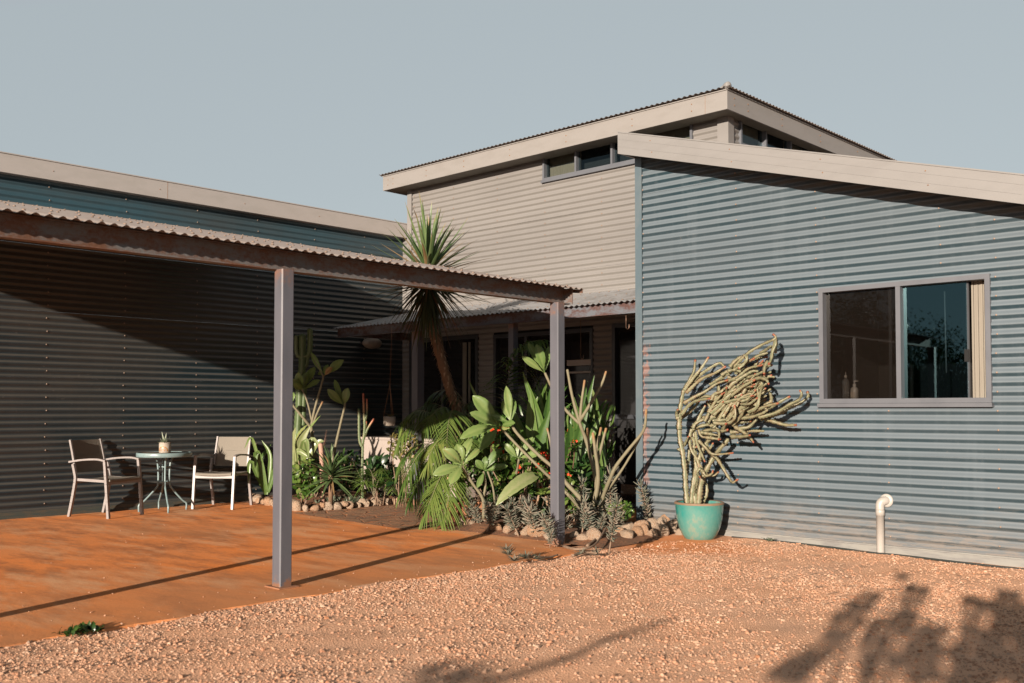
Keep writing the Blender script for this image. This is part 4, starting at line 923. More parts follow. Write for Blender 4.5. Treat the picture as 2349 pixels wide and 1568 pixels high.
# ---- yucca tree
D = 11.0; top = at(983, 615, D); b0 = at(1062, 1100, D); b0[2] = .03
t6 = empty('yucca_tree', b0, 'tall yucca with spiky green head and a skirt of dead leaves above the carport beam', 'tree')
P = cr([b0, at(1050, 960, D), at(1035, 905, D), at(1005, 800, D), at(988, 730, D), at(983, 640, D), top], 40)
mb = MB(); mb.tube(P, np.linspace(.05, .058, 40)+.006*np.sin(np.arange(40)*2.7), 10, 0, .3)
for k in range(420):
    i = k/420*38; j = int(i); p = P[j]+(P[j+1]-P[j])*(i-j); a_ = k*2.4; d = A3(cos(a_), sin(a_), 0); mb.leaf(p+d*.045+UP*.03, p+d*rnd(.07, .09)-UP*rnd(.0, .04), .03, d, 0, .3, 'lance', 2, 0, rnd(.2, 1))
mb.build('trunk', M['trunk'], t6)
mb = MB()
for k in range(120):
    a_ = k*2.39996; e = R(88)-R(100)*((k+.5)/120)**.75; d = A3(cos(a_)*cos(e), sin(a_)*cos(e), sin(e)); L = rnd(.58, .86)*(1-.08*(k/120))
    v_ = rnd(.25, .65) if rnd(0, 1) > .1+.3*(k/120)**2 else rnd(.82, .95)
    o_ = top-UP*(.22*k/120)+d*.03; mb.leaf(o_, o_+d*L-UP*L*rnd(.0, .14), .058, nz(UP+TOCAM*.2), rnd(-.02, .05), .4, 'lance', 7, 0, v_, tip=.85)
mb.build('crown', M['lf_yucca'], t6)
mb = MB()
for k in range(130):
    a_ = k*2.39996; e = -R(12)-R(64)*((k+.5)/130)**.75; d = A3(cos(a_)*cos(e), sin(a_)*cos(e), sin(e)); L = rnd(.46, .74)*(1-.15*k/130)
    o_ = top-UP*(.10+.20*k/130)+d*.04; mb.leaf(o_, o_+d*L-UP*L*.12, .034, nz(UP+d*.5), .03, .4, 'lance', 5, 0, rnd(0, .45) if rnd(0, 1) > .2 else rnd(.6, .95))
mb.build('dead_leaf_skirt', M['lf_dead'], t6)

# ---- crown of thorns
D = 10.3; b0 = at(*z4(900, 1200), D); b0[2] = .03
t7 = empty('crown_of_thorns', b0, 'crown of thorns shrub with clusters of small red flowers behind the corner post', 'shrub')
fl_ = [(655, 690), (695, 680), (672, 712), (645, 755), (720, 820), (700, 800), (745, 945), (800, 950), (770, 1000), (825, 915), (950, 830), (975, 835), (1000, 842), (985, 865), (1005, 860), (960, 895), (940, 905), (1140, 680), (1128, 740), (1160, 750), (1122, 862), (1130, 912), (1112, 930), (1130, 965), (965, 1045), (690, 770), (655, 790), (1010, 950), (1130, 690)]
ms = MB(); ml = MB()
for (x, y) in fl_:
    mf = MB()
    dd = rnd(-.1, .2) if x < 1050 else rnd(.05, .3); c = at(*z4(x, y), D+dd); base = at(*z4(x+rnd(-30, 30), y+rnd(120, 220)), D+.15)
    ms.tube(cr([base, (base+c)/2+RT*rnd(-.03, .03), c-UP*.01], 7), .006, 5, 0, .2)
    for k in range(int(rnd(4, 8))):
        q = c+A3(rnd(-.02, .02), rnd(-.02, .02), rnd(-.012, .02))
        for g_ in range(4):
            d = nz(RT*cos(g_*pi/2+k)+UP*sin(g_*pi/2+k)+TOCAM*.5); mf.leaf(q, q+d*.017, .019, TOCAM, 0, .1, 'el', 2, 0, rnd(0, 1))
    mf.build('flower_cluster', M['petal'], t7)
    for k in range(9):
        q = c+A3(rnd(-.05, .05), rnd(-.05, .05), rnd(-.09, -.015)); d = nz(A3(rnd(-1, 1), rnd(-1, 1), rnd(-.2, .7))); ml.leaf(q, q+d*rnd(.05, .08), .036, nz(UP+TOCAM*.5), .05, .2, 'el', 5, 0, rnd(.1, .8))
for k in range(230):
    q = at(*z4(rnd(640, 1180), rnd(760, 1130)), D+rnd(.05, .45)); d = nz(A3(rnd(-1, 1), rnd(-1, 1), rnd(-.3, .7))); ml.leaf(q, q+d*rnd(.05, .09), .038, nz(UP+TOCAM*.5), .05, .2, 'el', 5, 0, rnd(0, .5))
for c in ((965, 1060), (985, 1080), (950, 1085)):
    q = at(*z4(*c), D-.2)
    for k in range(8): d = nz(A3(cos(k*.8), sin(k*.8), rnd(.1, .6))); ml.leaf(q, q+d*.07, .04, nz(UP+TOCAM*.6), .05, .2, 'el', 5, 0, rnd(.6, 1))
for x0, y0, x1, y1 in ((1000, 1180, 955, 1010), (850, 1150, 860, 1030), (930, 1150, 935, 1000), (1010, 1190, 1005, 1020)):
    P = cr([at(*z4(x0, y0), D-.1), at(*z4((x0+x1)/2+8, (y0+y1)/2), D-.1), at(*z4(x1, y1), D-.05)], 22); ms.tube(P, .013, 8, 0, .9, star=.2, serr=.25)
ms.build('stem', M['trunk'], t7); ml.build('foliage', M['lf_bush'], t7)

# ---- understory masses as separate shrubs
def bush(name, conv, D, boxr, n, L, W, mat_, label, cat='shrub', var=(0, 1), dd=.25, shape='el', upb=.3, stems=6):
    x0, x1, y0, y1 = boxr; b = at(*conv((x0+x1)/2, y1), D); b[2] = .03; r_ = empty(name, b, label, cat)
    ms = MB(); ml = MB(); tops = []
    for k in range(stems):
        tp_ = at(*conv(rnd(x0, x1), rnd(y0, (y0+y1)/2)), D+rnd(-dd, dd)*.6); q = b+A3(rnd(-.05, .05), rnd(-.05, .05), 0)
        ms.tube(cr([q, (q+tp_)/2+RT*rnd(-.04, .04), tp_], 8), .006, 5, 0, .2)
    for k in range(n):
        th = rnd(0, 2*pi); rr = rnd(0, 1)**.5; cx_, cy_ = (x0+x1)/2, (y0+y1)/2
        q = at(*conv(cx_+(x1-x0)/2*rr*cos(th), cy_+(y1-y0)/2*rr*sin(th)), D+rnd(-dd, dd)); q[2] = max(q[2], .03)
        d = nz(A3(rnd(-1, 1), rnd(-1, 1), rnd(-.4, .8)+upb)); l = L*rnd(.7, 1.2); ml.leaf(q, q+d*l, W*rnd(.8, 1.2), nz(UP+TOCAM*.5+A3(rnd(-.4, .4), rnd(-.4, .4), 0)), rnd(0, .12), .2, shape, 5, 0, rnd(*var))
    ms.build('stem', M['twig'], r_); ml.build('foliage', mat_, r_); return r_
bush('shrub', z4, 9.75, (1370, 1530, 1130, 1250), 420, .03, .02, M['lf_bush'], 'low small leaved green shrub at the corner of blue wall', var=(.2, 1), dd=.2)
bush('shrub', z4, 10.95, (520, 1000, 640, 1120), 330, .15, .055, M['lf_bush'], 'tall leafy green shrub filling the middle of right bed', var=(0, .7), dd=.25, upb=.6)
bush('shrub', z4, 10.7, (400, 680, 700, 1040), 260, .12, .04, M['lf_strap'], 'green shrub between the arching palm and the young frangipani', var=(.1, .7), dd=.2, upb=.5, shape='lance')
bush('shrub', z4, 10.8, (1120, 1400, 520, 980), 210, .20, .045, M['lf_strap'], 'tall narrow leaved green shrub behind the bare frangipani stems', var=(.1, .8), dd=.2, upb=1.1, shape='lance')
bush('shrub', z4, 10.9, (860, 1120, 480, 900), 170, .26, .05, M['lf_strap'], 'upright strap leaved shrub rising behind the upper frangipani leaves', var=(.1, .7), dd=.2, upb=1.3, shape='lance')
bush('shrub', z4, 10.45, (1020, 1260, 980, 1220), 200, .08, .04, M['lf_bush'], 'leafy green shrub at the foot of the bare frangipani stems', var=(.1, .9), dd=.2)
bush('shrub', z4, 10.3, (620, 980, 760, 1080), 230, .09, .042, M['lf_bush'], 'bright leafy shrub among the red flowers left of the corner post', var=(.2, 1), dd=.2)
bush('shrub', z4, 10.7, (560, 900, 900, 1180), 260, .11, .045, M['lf_dark'], 'dark leafy shrub under the red flowers', var=(0, .8), dd=.3)
bush('shrub', z4, 10.6, (1130, 1330, 860, 1180), 160, .12, .05, M['lf_dark'], 'dark leafy shrub right of the corner post', var=(0, .8), dd=.25)
bush('vine', z4, 12.3, (10, 190, 690, 880), 240, .055, .034, M['lf_vine'], 'small leaved trailing vine beside the verandah post', 'vine', var=(0, 1), dd=.2)

# ---- palms trunks etc: terracotta pots
for (x, y, D, r, h, lab) in ((452, 1215, 10.75, .13, .22, 'tall terracotta pot behind the palm trunk'), (560, 1230, 10.6, .19, .24, 'wide rounded terracotta pot among the succulents')):
    b0 = at(*z4(x, y), D); b0[2] = .02; f = MB()
    f.lathe(b0, [(.001, 0), (r*.6, 0), (r*.85, h*.3), (r, h*.65), (r*.85, h*.92), (r*.9, h), (r*.78, h), (r*.75, h*.85), (.001, h*.8)], 28); tag(f.build('terracotta_pot', M['clay'], None, b0), lab, 'pot')

# ---- kalanchoe succulents
def make_kal(hgt, nl, seed):
    r_ = empty('kalanchoe', (0, 0, 0), 'x', 'succulent'); st = MB(); lf = MB()
    bend = A3(rnd(-.05, .05), rnd(-.05, .05), 0); P = cr([(0, 0, -.02), bend*.5+A3(0, 0, hgt*.5), bend+A3(0, 0, hgt)], 14)
    st.tube(P, np.linspace(.007, .004, 14), 6, 0, .7); st.build('stem', M['twig'], r_, local=True)
    nw = nl//6
    for w_ in range(nw):
        t = .28+.72*w_/(nw-1); i = min(12, int(t*13)); p = P[i]+(P[i+1]-P[i])*(min(1., t*13-i))
        for q in range(6):
            a_ = q*pi/3+w_*.5+rnd(-.2, .2); top_ = w_ >= nw-2; L = (.030+.048*t)*rnd(.6, 1.3)*(.75 if top_ else 1); e = rnd(-.35, .45)+(.8 if top_ else 0)
            d = A3(cos(a_)*cos(e), sin(a_)*cos(e), sin(e)); lf.tube([p, p+d*L*.5-UP*.003, p+d*L+UP*.009], [.003, .0052, .0022], 4, 0, rnd(0, 1))
    lf.build('foliage', M['lf_kal'], r_, local=True); return r_
KP = [make_kal(.26, 84, 1), make_kal(.36, 102, 2), make_kal(.19, 66, 3)]
used = [False]*3
ORD = 'first second third fourth fifth sixth seventh eighth ninth tenth eleventh twelfth thirteenth fourteenth fifteenth sixteenth seventeenth eighteenth nineteenth twentieth'.split()
ORD += ['twenty-'+o for o in ORD[:9]]+['thirtieth']+['thirty-'+o for o in ORD[:9]]
def kal(x, y, s_, label, group, tilt=(0, 0), D=None, k=None):
    k = rng.integers(3) if k is None else k
    if not used[k]: o = KP[k]; used[k] = True
    else: o = copy_tree(KP[k])
    p = on(x, y, 2, .03); o.location = p; o.rotation_euler = (rnd(-.28, .28), rnd(-.28, .28), rnd(0, 6.28)); o.scale = (s_*rnd(.85, 1.15), s_*rnd(.85, 1.15), s_*rnd(.8, 1.2))
    tag(o, label, 'succulent', group); return o
rowA = sorted([(505, 1265), (545, 1275), (560, 1225), (590, 1285), (600, 1230), (640, 1265), (655, 1300), (740, 1290), (775, 1310), (800, 1275), (840, 1300), (870, 1325), (900, 1300), (930, 1340), (960, 1300), (985, 1340), (1000, 1280), (700, 1255), (620, 1310), (815, 1330)])
for i, (x, y) in enumerate(rowA): kal(*z4(x, y), rnd(.85, 1.3), ORD[i]+' grey narrow leaved succulent from the palm, in the row before the corner post', 'grey succulents left of the corner post')
rowB = sorted([(1130, 1310), (1150, 1270), (1175, 1330), (1210, 1345), (1225, 1300), (1260, 1340), (1300, 1320), (1340, 1300), (1380, 1310), (1300, 1355), (1180, 1290), (1425, 1320)])
for i, (x, y) in enumerate(rowB): kal(*z4(x, y), rnd(.9, 1.4), ORD[i]+' grey succulent counted from the corner post towards blue wall', 'grey succulents right of the corner post')
kal(*z4(1636, 1290), 1.25, 'grey succulent growing above the rock pile against blue wall', 'grey succulents by blue wall', k=1)
kal(*z4(1600, 1250), 1.0, 'small grey succulent half hidden behind the corner of blue wall', 'grey succulents by blue wall', k=0)
o = kal(*z4(1725, 1290), .8, 'little dark succulent tuft between rocks and the turquoise pot', 'grey succulents by blue wall', k=2)
kal(*z4(1375, 1440), 1.15, 'upright grey succulent standing in front of the rocks on gravel', 'grey succulents on the gravel edge', k=1)
kal(*z4(1050, 1390), .95, 'grey succulent growing against the foot of the corner post', 'grey succulents on the gravel edge', k=0)
kal(*z4(1010, 1400), .6, 'small succulent shoot left of the corner post foot', 'grey succulents on the gravel edge', k=2)
# fallen stems
def fallen(pts, label, heads):
    P = [on(*z4(x, y), 2, .02+h) for x, y, h in pts]; r_ = empty('fallen_stem', P[0], label, 'dead branch'); m_ = MB()
    m_.tube(cr(P, 24), np.linspace(.013, .007, 24), 6); m_.build('stem', M['twig'], r_); l_ = MB()
    for (x, y, h, n_) in heads:
        c = on(*z4(x, y), 2, .03+h)
        for k in range(n_):
            a_ = k*2.4; e = rnd(-.1, .9); d = A3(cos(a_)*cos(e), sin(a_)*cos(e), sin(e)); l_.leaf(c-d*.01, c+d*rnd(.06, .1), .013, UP, -.05, .5, 'strap', 3, 0, rnd(0, .8))
    l_.build('foliage', M['lf_kal'], r_)
fallen([(1090, 1400, 0), (1180, 1420, .02), (1290, 1390, .04), (1370, 1270, .12), (1420, 1240, .18)], 'curved fallen brown stem lying across the rocks right of the corner post', [(1425, 1235, .18, 10)])
fallen([(780, 1480, .0), (830, 1460, .03), (920, 1465, .03), (1000, 1470, .0), (1060, 1455, .0)], 'fallen succulent branch lying on the slab edge left of corner post', [(755, 1450, .05, 26), (790, 1490, .02, 20), (860, 1475, .02, 18), (930, 1480, .0, 14), (740, 1420, .10, 14)])
fallen([(1240, 1400, 0), (1330, 1330, .05), (1400, 1290, .08), (1500, 1215, .1)], 'thin dry stem leaning over the rocks towards blue wall', [])
fallen([(1150, 1460, 0), (1220, 1440, .01), (1300, 1445, .02)], 'dark broken twig at the gravel edge before the corner post', [(1300, 1450, .0, 12), (1200, 1450, .0, 10)])

# ================================================================== LEFT BED
# candelabra cactus
D = 13.3; b0 = at(*z3(235, 1000), D); b0[2] = .03
t8 = empty('columnar_cactus', b0, 'tall dark ribbed cactus standing against the dark wall', 'cactus')
mb = MB()
for pts, r in (([(240, 1010), (205, 860), (215, 640), (220, 480), (235, 400), (235, 190)], .055), ([(240, 780), (242, 620), (250, 520)], .04), ([(235, 330), (270, 320), (285, 270), (285, 150)], .04), ([(235, 330), (205, 320), (195, 280), (195, 195)], .036), ([(240, 400), (262, 380), (268, 330)], .03)):
    P = cr([at(*z3(x, y), D) for x, y in pts], 12*len(pts)); mb.tube(P, r, 10, 0, .25, star=.4, serr=.07, ridgevar=.4)
mb.build('stem', M['cactusdark'], t8)
# frangipani B
D = 12.9; b0 = at(*z3(315, 1080), D); b0[2] = .03
t9 = empty('frangipani_tree', b0, 'frangipani with forked pale stems beside the free standing carport post', 'tree')
mb = MB(); branchset(mb, z3, D, [([(320, 1080), (312, 950), (290, 790)], .028, .022, 0, 0), ([(288, 790), (240, 730), (165, 640)], .02, .014, 0, -.1), ([(292, 780), (312, 680), (345, 560), (372, 460)], .018, .012, 0, 0), ([(300, 780), (330, 700), (366, 622)], .016, .012, 1, -.1), ([(295, 750), (270, 640), (235, 550), (180, 490)], .013, .009, 0, 0), ([(372, 460), (330, 380), (290, 310)], .012, .008, 0, .1)]); mb.build('trunk', M['bark'], t9)
mb = MB(); rosette(mb, z3, D, (240, 545), [(207, 430, -.1, 1.2), (262, 430, 0, 1.1), (315, 395, .1, 1.2), (350, 480, .05, .8), (168, 475, -.1, .9), (280, 520, .1, .8), (180, 500, -.15, .8)], .13)
rosette(mb, z3, D, (375, 455), [(503, 350, 0, 1.25), (290, 300, .1, .8), (345, 425, .1, .8), (400, 380, .1, .8), (430, 400, -.05, .9, .88)], .11)
rosette(mb, z3, D, (165, 640), [(130, 560), (175, 560), (100, 640)], .10); rosette(mb, z3, D-.2, (170, 935), [(270, 770, 0, .9), (190, 800, 0, .8), (355, 710, .1, .5)], .10, var=(.5, .7), shape='strap')
mb.build('foliage', M['lf_frangi'], t9)
D = 12.8; b0 = at(*z3(430, 1080), D); b0[2] = .03
t10 = empty('frangipani_tree', b0, 'slim single stemmed frangipani topped with three leaves before the dark wall', 'tree')
mb = MB(); branchset(mb, z3, D, [([(428, 1080), (445, 940), (480, 780), (510, 655), (512, 630)], .02, .012, 0, 0)]); mb.build('trunk', M['bark'], t10)
mb = MB(); rosette(mb, z3, D, (508, 650), [(398, 540, -.1, 1.), (443, 478, .1, .7), (532, 533, -.05, 1.1), (480, 560, .1, .6)], .12, var=(.35, .55)); mb.build('foliage', M['lf_frangi'], t10)
# euphorbia with red tips
D = 12.55; b0 = at(*z3(625, 1270), D); b0[2] = .03
t11 = empty('euphorbia_cactus', b0, 'upright toothed cactus with red tipped arms in front of the cabinet', 'cactus')
mb = MB()
for pts, r, tp_ in (([(627, 1270), (625, 1100), (628, 900)], .028, 0), ([(622, 915), (606, 860), (603, 670)], .026, 0), ([(628, 900), (640, 800), (636, 690), (632, 570)], .024, 1), ([(638, 760), (655, 700), (655, 605)], .02, 1), ([(634, 870), (660, 800), (700, 735)], .02, 1), ([(636, 840), (648, 780), (650, 750)], .018, 1)):
    n = 12*len(pts); P = cr([at(*z3(x, y), D) for x, y in pts], n); va = np.full(n, .25)
    if tp_: va = np.clip(np.linspace(-.4, 1.1, n), .3, 1)
    mb.tube(P, np.linspace(r, r*.75, n), 8, 0, va, star=.45, serr=.12, ridgevar=.5)
mb.build('stem', M['cactusdark'], t11)
# yucca rosette
D = 12.3; c = at(*z3(420, 1090), D); b0 = A3(c[0], c[1], .03)
t12 = empty('yucca', b0, 'spiky green yucca rosette in the middle of left bed', 'plant'); mb = MB()
for k in range(64):
    a_ = k*2.39996; e = R(85)-R(120)*((k+.5)/64)**.9; d = A3(cos(a_)*cos(e), sin(a_)*cos(e), sin(e)); L = rnd(.34, .5)
    mb.leaf(c-UP*(.1*k/64), c+d*L-UP*L*rnd(.1, .35), .045, nz(UP+TOCAM*.3), .07, .35, 'lance', 8, 0, rnd(.2, .6) if rnd(0, 1) > .08 else .9)
mb.build('foliage', M['lf_yucca'], t12); mb = MB(); mb.tube([b0, c], .03, 8, 0, .5); mb.build('trunk', M['trunk'], t12)
# flower spike
D = 12.5; b0 = at(*z3(368, 1100), D); b0[2] = .03
mb = MB(); mb.tube(cr([b0, at(*z3(360, 1000), D), at(*z3(352, 900), D)], 14), .03, 8, 0, .2)
Pq = cr([at(*z3(365, 930), D), at(*z3(380, 880), D), at(*z3(392, 805), D)], 30)
for k in range(150):
    p = Pq[int(k/150*29)]; a_ = k*2.4; d = A3(cos(a_), sin(a_), .3); mb.leaf(p, p+d*rnd(.025, .045)*(1.1-k/200), .014, UP, .1, .3, 'el', 2, 0, rnd(0, 1))
tag(mb.build('flower_spike', M['spike'], None, b0), 'dry pink flower spike rising from a thick stump in the left bed', 'flower')
# variegated strap plants
D = 12.6; b0 = at(*z3(195, 1080), D); b0[2] = .03
t13 = empty('variegated_lily', b0, 'pale edged strap leaved plant right of the free standing carport post', 'plant'); mb = MB()
straps(mb, z3, D, [((200, 1080), (220, 900), (285, 780), 1.2), ((200, 1080), (200, 950), (300, 1000), 1.), ((210, 1080), (250, 880), (275, 1000), 1.), ((190, 1080), (170, 900), (190, 790), 1.), ((230, 1080), (330, 900), (375, 880), .8), ((190, 1090), (150, 960), (90, 1000), 1.), ((200, 1080), (290, 870), (350, 930), .6), ((200, 1090), (180, 1000), (165, 1090), 1.1)], .10, (.75, .95)); mb.build('foliage', M['lf_strap'], t13)
conv_v = lambda x, y: (x, y)
D = 12.75; b0 = at(608, 1140, D); b0[2] = .03
t14 = empty('crinum_lily', b0, 'glossy strap leaved lily between right chair and the grey post', 'plant'); mb = MB()
straps(mb, conv_v, D, [((610, 1135), (595, 1080), (590, 1035), 1.), ((612, 1130), (600, 1060), (622, 1020), 1.), ((610, 1130), (580, 1010), (560, 1030), .6), ((612, 1130), (590, 1040), (585, 1075), 1.2), ((615, 1130), (640, 1060), (665, 1050), 1.), ((612, 1135), (620, 1050), (600, 1010), .8), ((615, 1130), (640, 1080), (670, 1100), 1.), ((610, 1135), (575, 1060), (570, 1110), .9)], .075, (.35, .75)); mb.build('foliage', M['lf_strap'], t14)
bush('shrub', z3, 12.35, (165, 330, 1010, 1270), 190, .085, .055, M['lf_bush'], 'rounded leaf shrub close to the right of free standing post', var=(.2, 1), dd=.15)
bush('shrub', z3, 12.9, (430, 620, 960, 1220), 230, .09, .045, M['lf_dark'], 'dark green shrub behind the yucca rosette', var=(.1, 1), dd=.25)
bush('shrub', z3, 12.5, (640, 830, 1000, 1220), 130, .13, .07, M['lf_dark'], 'dark broad leaved shrub before the cabinet', var=(0, .7), dd=.2)
bush('shrub', z3, 13.0, (180, 420, 1000, 1230), 200, .10, .04, M['lf_bush'], 'leafy shrub filling the back of left bed', var=(0, .6), dd=.2)
D = 12.35; b0 = at(*z3(700, 1240), D); b0[2] = .03
t15 = empty('small_palm', b0, 'small feathery palm in front of the cabinet', 'palm')
for pts in ([(700, 1240), (690, 1100), (660, 1060), (640, 1130)], [(700, 1240), (720, 1090), (760, 1070), (820, 1150)], [(700, 1240), (700, 1080), (730, 1050), (770, 1120)], [(700, 1240), (740, 1120), (790, 1130), (830, 1220)], [(700, 1240), (660, 1140), (620, 1120), (560, 1010)], [(700, 1240), (670, 1160), (640, 1150), (600, 1230)]):
    mb = MB(); mb.frond([at(*z3(x, y), D+rnd(-.1, .1)) for x, y in pts], .17, 22, .014, .5, .5, .45, r=.004); mb.build('frond', [M['lf_palm'], M['bark']], t15)
def aloe(conv, x, y, sz, label, group):
    b = on(*conv(x, y), 2, .03); mb = MB()
    for k in range(16):
        a_ = k*2.4; e = rnd(.35, 1.3); d = A3(cos(a_)*cos(e), sin(a_)*cos(e), sin(e)); mb.leaf(b, b+d*sz*rnd(.7, 1.1), sz*.22, nz(UP+d*.1), -.08, .5, 'lance', 4, 0, rnd(.2, 1))
    tag(mb.build('aloe', M['lf_aloe'], None, b), label, 'succulent', group)
al = sorted([(335, 1300), (375, 1290), (420, 1300), (460, 1290), (520, 1300), (555, 1295), (590, 1290), (710, 1270), (740, 1265), (775, 1260), (815, 1255), (500, 1275)])
for i, (x, y) in enumerate(al): aloe(z3, x, y, rnd(.1, .17), ORD[i]+' small pale aloe from the left along the left bed rocks', 'small aloes behind the left border rocks')

# hanging pot
q_ = at(*z3(802, 755), 12.85)
t16 = empty('hanging_pot', q_, 'small cream hanging pot on orange cords below the verandah', 'hanging pot')
f = MB(); f.lathe(q_-UP*.05, [(.001, 0), (.06, 0), (.075, .03), (.08, .12), (.07, .12), (.065, .1), (.001, .1)], 20); f.build('pot', M['creampot'], t16)
f = MB(); kn = at(*z3(806, 510), 12.85); hk = at(*z3(818, 195), 12.85); hk[2] = 2.3
for a_ in (0, 2.1, 4.2): f.tube([q_+A3(.078*cos(a_), .078*sin(a_), .06), kn], .0035, 5)
f.tube([kn, hk], .0028, 5); f.build('cord', M['rope'], t16)
f = MB()
for k in range(26): d = nz(A3(rnd(-1, 1), rnd(-1, 1), rnd(-.3, .8))); f.leaf(q_+UP*.05, q_+UP*.05+d*rnd(.05, .12), .02, UP, .1, .2, 'el', 4, 0, rnd(.3, 1))
f.build('foliage', M['lf_vine'], t16)

# ================================================================== POTTED EUPHORBIA
pc = A3(-5.185, 8.03, .0)
t17 = empty('potted_euphorbia', A3(pc[0], pc[1], .012), 'large windswept euphorbia cactus in a turquoise glazed pot by the blue wall', 'potted plant')
f = MB(); H = .345
f.lathe((pc[0], pc[1], .006), [(.001, 0), (.125, 0), (.135, .006), (.165, .05), (.195, .12), (.213, .2), (.222, .28), (.226, .325), (.231, .335), (.231, .350), (.222, .356), (.208, .350), (.204, .30), (.001, .29)], 48)
pt_ = f.build('pot', M['glaze'], t17)
f = MB(); f.lathe((pc[0], pc[1], .006), [(.2312, .3355), (.2335, .340), (.2335, .350), (.222, .3575), (.2075, .3515)], 48); f.build('pot_rim', M['potrim'], pt_)
f = MB(); f.lathe((pc[0], pc[1], .006), [(.205, .300), (.1, .312), (.001, .315)], 24); f.build('soil', M['potsoil'], pt_)
mb = MB()
def arm(conv, pts, r0, r1, tip=1, dy=0., yb=None):
    yb = 8.04 if yb is None else yb; n = 9*len(pts); P = []
    for i, (x, y) in enumerate(pts):
        Y = min(8.27, yb+dy*(i/(len(pts)-1))+rnd(-.02, .02)); P.append(on(*conv(x, y), 1, Y))
    P = cr(P, n); va = np.clip(rnd(0, .3)+.12*np.sin(np.arange(n)*rnd(.5, .9)+rnd(0, 6)), 0, .45); wob_ = 1+.13*np.sin(np.arange(n)*rnd(.6, 1.)+rnd(0, 6))
    if tip: k = max(3, int(n*.10)); va[-k:] = np.linspace(.6, 1., k)
    mb.tube(P, np.linspace(r0*1.08, r1*.85, n)*1.22*wob_, 8, 0, va, star=.5, serr=.2, ridgevar=.52)
T = [(zb, [(365, 1000), (345, 800), (335, 620), (310, 420), (280, 260), (280, 60)], .024, .024, 0, 0., 8.0), (za, [(180, 1420), (185, 1200), (205, 1050), (245, 850)], .024, .02, 0, 0, 8.0),
     (zb, [(405, 1000), (415, 850), (435, 700), (455, 560), (440, 400), (430, 180)], .024, .02, 0, .06, 8.0), (zb, [(480, 1000), (500, 800), (530, 680), (590, 560), (650, 460), (720, 370), (800, 280)], .026, .02, 0, .04, 8.04),
     (zb, [(355, 990), (350, 750), (365, 560), (385, 400)], .02, .018, 0, .05, 8.05), (zb, [(450, 1000), (445, 800), (470, 600), (500, 450), (560, 330), (620, 250)], .024, .02, 0, .05, 8.02),
     (zb, [(500, 1000), (560, 890), (572, 800), (540, 700)], .018, .014, 0, .05, 8.1), (zb, [(430, 1000), (435, 850), (450, 720), (460, 600)], .02, .02, 0, 0, 8.08)]
for cv, pts, r0, r1, tp_, dy, yb in T: arm(cv, pts, r0, r1, tp_, dy, yb)
ARMS_A = """245,850 330,700 400,560 420,395|260,840 400,650 520,500 615,355|290,850 450,650 640,510 780,440 850,500|285,880 500,680 700,590 865,490
250,1030 420,930 560,860 740,740 900,690|220,1200 330,1060 450,990 640,960|230,1240 320,1170 420,1080 480,1000|160,1260 145,1180 165,1120
720,700 880,600 1000,480 1200,290 1400,170 1560,100 1600,60 1565,18|640,760 800,660 960,560 1100,470 1290,370|930,500 1020,400 1150,330 1195,300|1600,90 1600,170 1560,270 1540,380 1500,460
1010,600 1100,500 1250,400 1480,350|900,640 1000,700 1150,700 1270,560 1420,400|780,700 900,700 1050,640 1200,520 1400,470|1000,480 1150,440 1350,330 1480,290
880,850 1000,720 1200,700 1350,600 1440,620|1100,800 1250,790 1400,700 1500,640 1585,645|990,940 1100,880 1250,850 1380,760 1440,600|1200,1160 1330,1080 1370,900 1410,740
1300,1070 1350,950 1335,820|1440,1060 1530,1000 1525,900 1500,865|1120,1260 1300,1150 1500,1100 1680,1000 1812,930|1150,1230 1350,1120 1500,1060 1640,1030
1350,1240 1600,1170 1800,1050 1940,980 1985,900 1960,840|1380,1265 1600,1200 1850,1080 1990,1010 2075,930 2070,860|1440,1260 1600,1310 1750,1350 1905,1352|500,1240 650,1230 780,1170 950,1080 1000,1040
680,1290 850,1270 950,1190 1000,1110|690,1320 850,1330 950,1300 1010,1220 1000,1060|450,1300 520,1150 570,1060|600,1210 700,1100 850,950 985,800
650,1180 780,1060 900,930 1000,870 1150,860|740,1020 770,850 750,680|650,1010 700,900 800,860 830,830|440,1030 470,960 600,930 690,980 700,1080
390,1400 430,1330 550,1270 700,1240|380,1420 500,1370 650,1350 750,1410 775,1540|500,1460 620,1480 760,1500|930,1460 1150,1440 1430,1440
1000,1380 1100,1440 1180,1500 1250,1565|950,1520 1100,1520 1230,1500|1060,1400 1200,1380 1300,1290 1340,1220|880,980 900,900 1010,780
820,1440 875,1330|960,1350 1040,1280 1110,1190 1140,1120|700,1200 850,1100 1000,1000 1150,900 1270,850|850,1200 1000,1170 1150,1080 1180,1000
720,1300 900,1330 1100,1310 1250,1290|560,1300 620,1180 640,1100 590,1000|1020,700 1150,620 1260,560 1340,560|1100,640 1230,640 1340,600 1440,550
1400,460 1480,480 1555,470|1250,700 1350,660 1460,690 1500,750|900,560 1000,540 1090,560 1180,500|1480,420 1440,500 1430,600
800,620 900,560 930,570|1080,1250 1250,1230 1400,1180 1480,1130|700,1140 820,1010 880,880 880,800|1150,330 1180,380 1130,460 1060,520
1380,300 1470,240 1530,190|1540,220 1590,200 1600,290|1230,560 1300,480 1340,410|520,1450 650,1420 800,1440 900,1420"""
ARMS_B = """410,170 390,250 400,380 470,500 520,600 560,670 620,650 637,615|480,290 560,370 620,430 700,440 855,425|600,420 680,490 750,600 810,700 850,740 905,708|470,500 500,600 540,650 640,670 700,630
330,350 360,290 375,250|870,150 1000,230 1072,315|420,260 440,330 430,370 465,360|540,640 500,600 470,640 500,690|560,330 600,380 640,320|450,200 470,330 520,450 550,520
560,260 640,270 720,280|620,180 700,200 700,290|480,180 520,250 620,260|280,390 255,385"""
